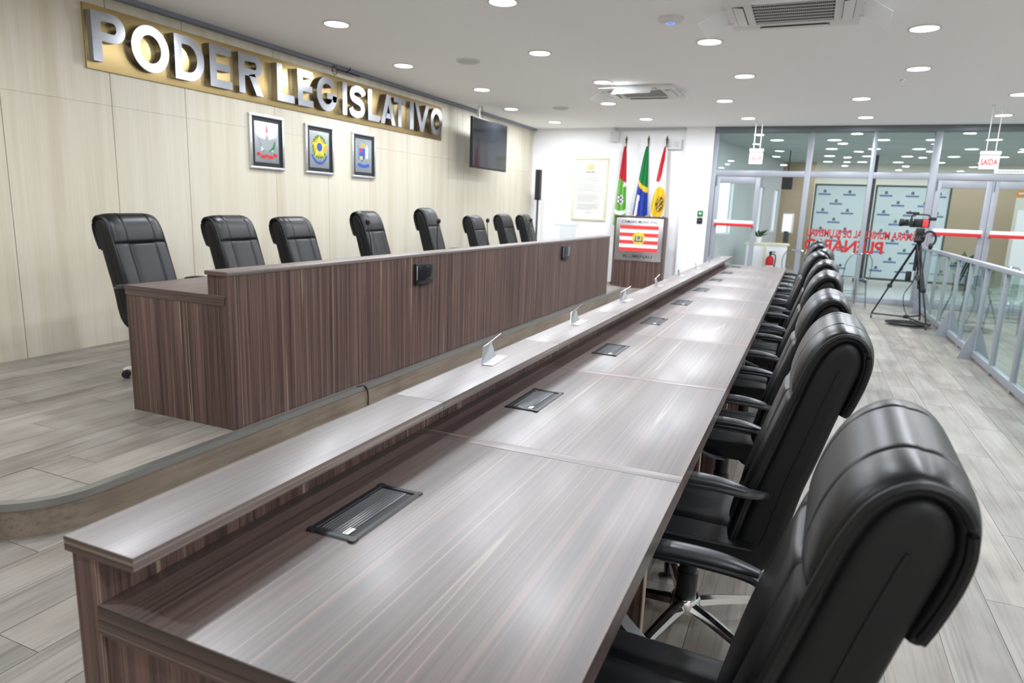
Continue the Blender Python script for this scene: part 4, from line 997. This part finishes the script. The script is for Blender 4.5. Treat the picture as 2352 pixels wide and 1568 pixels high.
for c_, n_ in (((-.065, 0, .10), 'ear_cup'), ((.04, 0, -.02), 'ear_cup')): MB().lathe([(.02, -.03), (.042, -.022), (.045, 0), (.04, .018), (.02, .024)], 16, c=c_, axis='x').build(n_, BLACK, hp)
co = MB()
for k in range(5):
    r = .16+.016*k; co.tube([(r*1.25*cos(a), r*sin(a), .012+.006*k) for a in [2*pi*q/36 for q in range(36)]], .008, 6, closed=True)
tag(co.build('cable_coil', RUBBER, None, (1.62, 9.16, 0)), 'coiled black cable on the floor under the tripod', 'cable')

# ------------------------------------------------------------------ clear plastic chairs
def clear_chair():
    t = thing('clear_chair', '', 'chair')
    def bk(u, v):
        a = u*2-1; z = .46+.42*v; hwid = .215*(1-.45*max(0, (v-.45)/.55)**2.4); return (a*hwid, -.20-.10*v-.05*(1-a*a), z)
    MB().grid(bk, 16, 14).build('backrest', ACRYL, t)
    rim = [bk(0, v/14) for v in range(15)]+[bk(u/16, 1) for u in range(1, 16)]+[bk(1, 1-v/14) for v in range(15)]
    MB().tube(rim, .012, 8).build('back_rim', CRIM, t)
    MB().box(-.21, .21, -.21, .22, .44, .462, .01).build('seat', ACRYL, t)
    for sx, sy in ((-1, -1), (1, -1), (-1, 1), (1, 1)): MB().tube([(sx*.18, sy*.18, .445), (sx*.21, sy*.22, 0)], lambda i: (.017, .012)[i], 10).build('leg', CRIM, t)
    for sy in (-1, 1): MB().tube([(-.195, sy*.2, .22), (.195, sy*.2, .22)], .008, 8).build('stretcher', CRIM, t)
    return t
c0 = clear_chair(); cs_ = snapshot(c0)
for k, (x, y, r, lb) in enumerate(((.93, 11.05, 20, 'clear plastic chair beside the tripod, inside the glass wall'), (.12, 10.95, -15, 'clear plastic chair half hidden behind the armchairs'), (2.72, 8.9, 190, 'clear plastic chair beyond the railing, nearer to the tripod'), (2.95, 7.7, 175, 'clear plastic chair beyond the railing, at the picture edge'))):
    o = c0 if k == 0 else copy_tree(cs_); o.location = (x, y, 0); o.rotation_euler = (0, 0, radians(r)); tag(o, lb, 'chair', 'clear plastic chairs')

# ------------------------------------------------------------------ the foyer beyond the glass
FB, FC = 19.2, 2.86
struct(MB().box(-4, 9, FY+.1, FB+.3, -.12, 0).build('floor_foyer', TILE), 'pale tiled foyer floor beyond the glass')
fc = struct(MB().box(-4, 9, FY+.02, FB+.3, FC, FC+.1).build('ceiling_foyer', mat('foyer_ceiling', srgb(176, 188, 186), .8)), 'foyer ceiling with round lights beyond the glass')
for k in range(7): MB().box(-4, 9, 12.6+k*.98, 12.62+k*.98, FC-.004, FC).build('ceiling_rib', GREYW, fc)
struct(MB().box(-.30, 9, FB, FB+.2, 0, FC).build('wall_foyer_far', CREAM), 'cream far wall of the foyer')
struct(MB().box(8.8, 9, FY, FB, 0, FC).build('wall_foyer_side', CREAM))
# slanting window wall
P0, P1 = Vector((-1.75, FY+.15)), Vector((-.62, 18.6)); dv = (P1-P0); LW = dv.length; ang = math.atan2(dv.y, dv.x)
wo = struct(put('wall_foyer_window', None, None, (P0.x, P0.y, 0), (0, 0, ang)), 'pale foyer wall with tall bright windows')
wins = [(1.15, 2.45), (4.35, 5.05), (6.1, 6.75)]; e = [0]+[q for w_ in wins for q in w_]+[LW]
for a, b in zip(e[::2], e[1::2]): MB().box(a, b, 0, .15, 0, FC).build('wall_section', GREYW, wo)
for k, (a, b) in enumerate(wins):
    MB().box(a, b, 0, .15, 0, 1.0).build('wall_section', GREYW, wo); MB().box(a, b, 0, .15, 2.12, FC).build('wall_section', GREYW, wo)
    wi = MB(); 
    for q in ((a, a+.04, 1.0, 2.12), (b-.04, b, 1.0, 2.12), (a+.04, b-.04, 1.0, 1.04), (a+.04, b-.04, 2.08, 2.12)): wi.box(q[0], q[1], .05, .1, q[2], q[3])
    wn = struct(wi.build('window_%d' % (k+1), WHITE, None, (P0.x, P0.y, 0), (0, 0, ang)), ['tall bright foyer window behind the single door', 'tall bright foyer window in the open doorway', 'narrow bright foyer window farthest along the wall'][k])
    MB().box(a+.04, b-.04, .07, .076, 1.04, 2.08).build('pane', GLASS, wn)
struct(MB().box(-.62, .20, 18.6, 18.8, 0, FC).build('wall_foyer_tan', TANW), 'tan wall section at the end of the foyer')
# foyer ceiling lights
fl0 = make_downlight(FDIFF, 'foyer_lamp', 6, .12); fls = snapshot(fl0); k = 0
for y in (12.75, 14.55, 16.4, 18.2):
    for x in (-.45, .55, 1.35, 2.15, 3.05, 3.95, 5.2, 6.6):
        if x < -.4 and y > 14: continue
        o = fl0 if k == 0 else copy_tree(fls); k += 1; o.location = (x+(.12 if int(y) % 2 else -.1), y, FC)
        tag(o, 'round bright ceiling light in the foyer beyond the glass', 'ceiling light', 'foyer ceiling lights')
# backdrop banners
def banner(x0, x1, y, z0, z1, label, n):
    t = thing('backdrop_banner', label, 'banner', ((x0+x1)/2, y, 0), 0, 'printed backdrops in the foyer'); h = (x1-x0)/2
    MB().box(-h, h, -.02, 0, z0, z1).build('printed_sheet', mat('banner_sheet', srgb(206, 218, 222), .5), t)
    for a, b, c_, d in ((-h-.04, -h, z0-.03, z1+.04), (h, h+.04, z0-.03, z1+.04), (-h, h, z1, z1+.04), (-h, h, z0-.05, z0)): MB().box(a, b, -.03, .01, c_, d).build('frame_rail', DKGREY, t)
    for sx in (-1, 1): MB().box(sx*h-.03, sx*h+.03, -.25, .25, 0, .05, .01).build('foot', DKGREY, t); 
    lg, em = MB(), MB(); r = 0; zz = z1-.16
    while zz > z0+.1:
        xx = -h+.18+(.26 if r % 2 else 0)
        while xx < h-.1:
            lg.box(xx-.13, xx+.13, -.0215, -.02, zz-.055, zz-.015); em.prism([(xx-.03, zz), (xx+.035, zz), (xx+.03, zz+.06), (xx, zz+.075), (xx-.03, zz+.05)], -.0215, -.02, 1); xx += .52
        zz -= .21; r += 1
    lg.build('logo_bars', BLUEG, t); em.build('logo_marks', mat('slate_print', srgb(92, 104, 116), .6), t)
banner(.26, 1.30, 16.0, .12, 2.16, 'pale logo backdrop in the foyer behind the mirrored lettering', 0)
banner(1.52, 2.92, 16.0, .12, 2.16, 'wide pale logo backdrop in the foyer behind the camcorder', 1)
t = thing('foyer_pillar', 'dark narrow pillar between the two logo backdrops', 'pillar', (1.41, 16.2, 0)); MB().box(-.06, .06, -.06, .06, 0, FC, .005).build('shaft', DKGREY, t); MB().box(-.09, .09, -.09, .09, 0, .08).build('foot', DKGREY, t)
# foyer furniture and wall things
t = thing('foyer_counter', 'white foyer counter with a pale wood edge behind the single door', 'counter', (-.62, 14.5, 0), radians(4))
MB().box(-.42, .42, -.25, .25, .0, .80).build('body', WHITE, t); MB().box(-.46, .46, -.28, .28, .80, .84, .004).build('top', PALEWOOD, t); MB().box(-.05, .0, -.3, -.25, 0, .80).build('corner_post', PALEWOOD, t)
t = thing('potted_plant', 'small green potted plant on the foyer counter', 'plant', (-.80, 14.5, .84))
MB().lathe([(.05, 0), (.075, .12), (.065, .12)], 16).build('pot', WHITE, t); random.seed(5)
for q in range(14):
    a = random.uniform(0, 2*pi); l = random.uniform(.12, .22); u_ = random.uniform(.05, .2)
    d = Vector((cos(a), sin(a), 0)); s_ = Vector((-sin(a), cos(a), 0))*.03
    MB().add([(0, 0, .11), d*l*.5+s_+Vector((0, 0, .11+u_*.7)), d*l+Vector((0, 0, .11+u_)), d*l*.5-s_+Vector((0, 0, .11+u_*.7)), d*l*.5+Vector((0, 0, .10+u_*.7))], [(0, 1, 4), (1, 2, 4), (2, 3, 4), (3, 0, 4), (0, 3, 2, 1)]).build('leaf', LEAF, t)
t = thing('fire_extinguisher', 'red fire extinguisher standing by the tan foyer wall', 'fire extinguisher', (-.50, 14.05, 0))
MB().lathe([(.08, 0), (.085, .02), (.085, .50), (.06, .56), (.025, .58)], 20).build('cylinder', RED, t); MB().lathe([(.02, .58), (.02, .63), (.03, .63), (.03, .66)], 12).build('valve', BLACK, t)
MB().tube(spline([(.02, 0, .62), (.10, 0, .6), (.11, 0, .45), (.09, 0, .3)], 14), .012, 8).build('hose', BLACK, t); MB().box(-.02, .10, -.012, .012, .655, .675, .004).build('handle', BLACK, t); MB().lathe([(.0865, .2), (.0865, .38)], 20, cap=False).build('label', PAPER, t)
t = thing('information_kiosk', 'slim information kiosk with a lit screen in the foyer', 'kiosk', (-.26, 15.2, 0), radians(-20))
MB().box(-.05, .05, -.04, .04, .02, 1.1, .01).build('column', DKGREY, t); MB().box(-.2, .2, -.2, .2, 0, .02).build('foot', DKGREY, t); MB().box(-.12, .12, -.03, .03, 1.06, 1.5, .01).build('casing', OFFW, t); MB().box(-.095, .095, -.033, -.03, 1.09, 1.47).build('screen', mat('lit_screen', (.72, .9, .95, 1), .3, emit=.9), t)
t = thing('foyer_speaker', 'black box speaker hung high in the open doorway', 'speaker', (-.36, 15.0, 2.02)); MB().box(-.11, .11, -.1, .1, 0, .28, .015).build('cabinet', BLACK, t); MB().box(-.1, .1, -.106, -.099, .015, .265).build('grille', PLASTIC, t); MB().tube([(0, 0, .27), (0, 0, FC-2.02)], .012, 8).build('hanger', BLACK, t)
for k, (x, z) in enumerate(((3.62, 1.98), (3.60, 1.60), (3.58, 1.24))):
    t = thing('small_picture', ['top', 'middle', 'bottom'][k]+' of three small dark framed pictures seen through the double door', 'framed picture', (x, FB, z), 0, 'small foyer pictures')
    MB().box(-.15, .15, -.03, 0, -.16, .16, .006).build('frame', BLACK, t); MB().box(-.11, .11, -.033, -.03, -.12, .12).build('print', GREYW, t)
t = thing('foyer_shrub', 'dark leafy plant low behind the double door', 'plant', (3.35, 15.6, 0)); MB().lathe([(.16, 0), (.2, .35), (.18, .35)], 18).build('pot', DKGREY, t); random.seed(9)
for q in range(40):
    a = random.uniform(0, 2*pi); l = random.uniform(.2, .45); u_ = random.uniform(.1, .5); d = Vector((cos(a), sin(a), 0)); s_ = Vector((-sin(a), cos(a), 0))*.07
    MB().add([(0, 0, .3), d*l*.5+s_+Vector((0, 0, .35+u_*.7)), d*l+Vector((0, 0, .35+u_)), d*l*.5-s_+Vector((0, 0, .35+u_*.7)), d*l*.5+Vector((0, 0, .33+u_*.7))], [(0, 1, 4), (1, 2, 4), (2, 3, 4), (3, 0, 4), (0, 3, 2, 1)]).build('leaf', LEAF, t)
t = thing('foyer_wall_board', 'tan wall board behind the double door', 'panel', (3.95, 17.2, 0)); MB().box(-.85, .45, -.03, .03, .0, 2.5).build('board', TANW, t); MB().box(-.87, .47, -.04, .04, 2.5, 2.54).build('cap', CREAM, t)
t = thing('white_screen_panel', 'white freestanding panel seen through the double door', 'panel', (4.75, 16.4, 0)); MB().box(-.45, .6, -.02, .02, .15, 1.75, .004).build('board', WHITE, t)
for sx in (-.4, .55): MB().box(sx-.02, sx+.02, -.2, .2, 0, .15).build('foot', ALU, t)
t = thing('direction_sign', 'small orange direction sign high on the foyer wall', 'sign', (5.0, FB, 2.2)); MB().box(-.18, .18, -.02, 0, -.09, .09, .003).build('plate', mat('orange_print', srgb(224, 150, 70), .5), t); MB().box(-.12, .12, -.022, -.02, -.02, .02).build('printed_bar', PAPER, t)
bpy.context.view_layer.update()
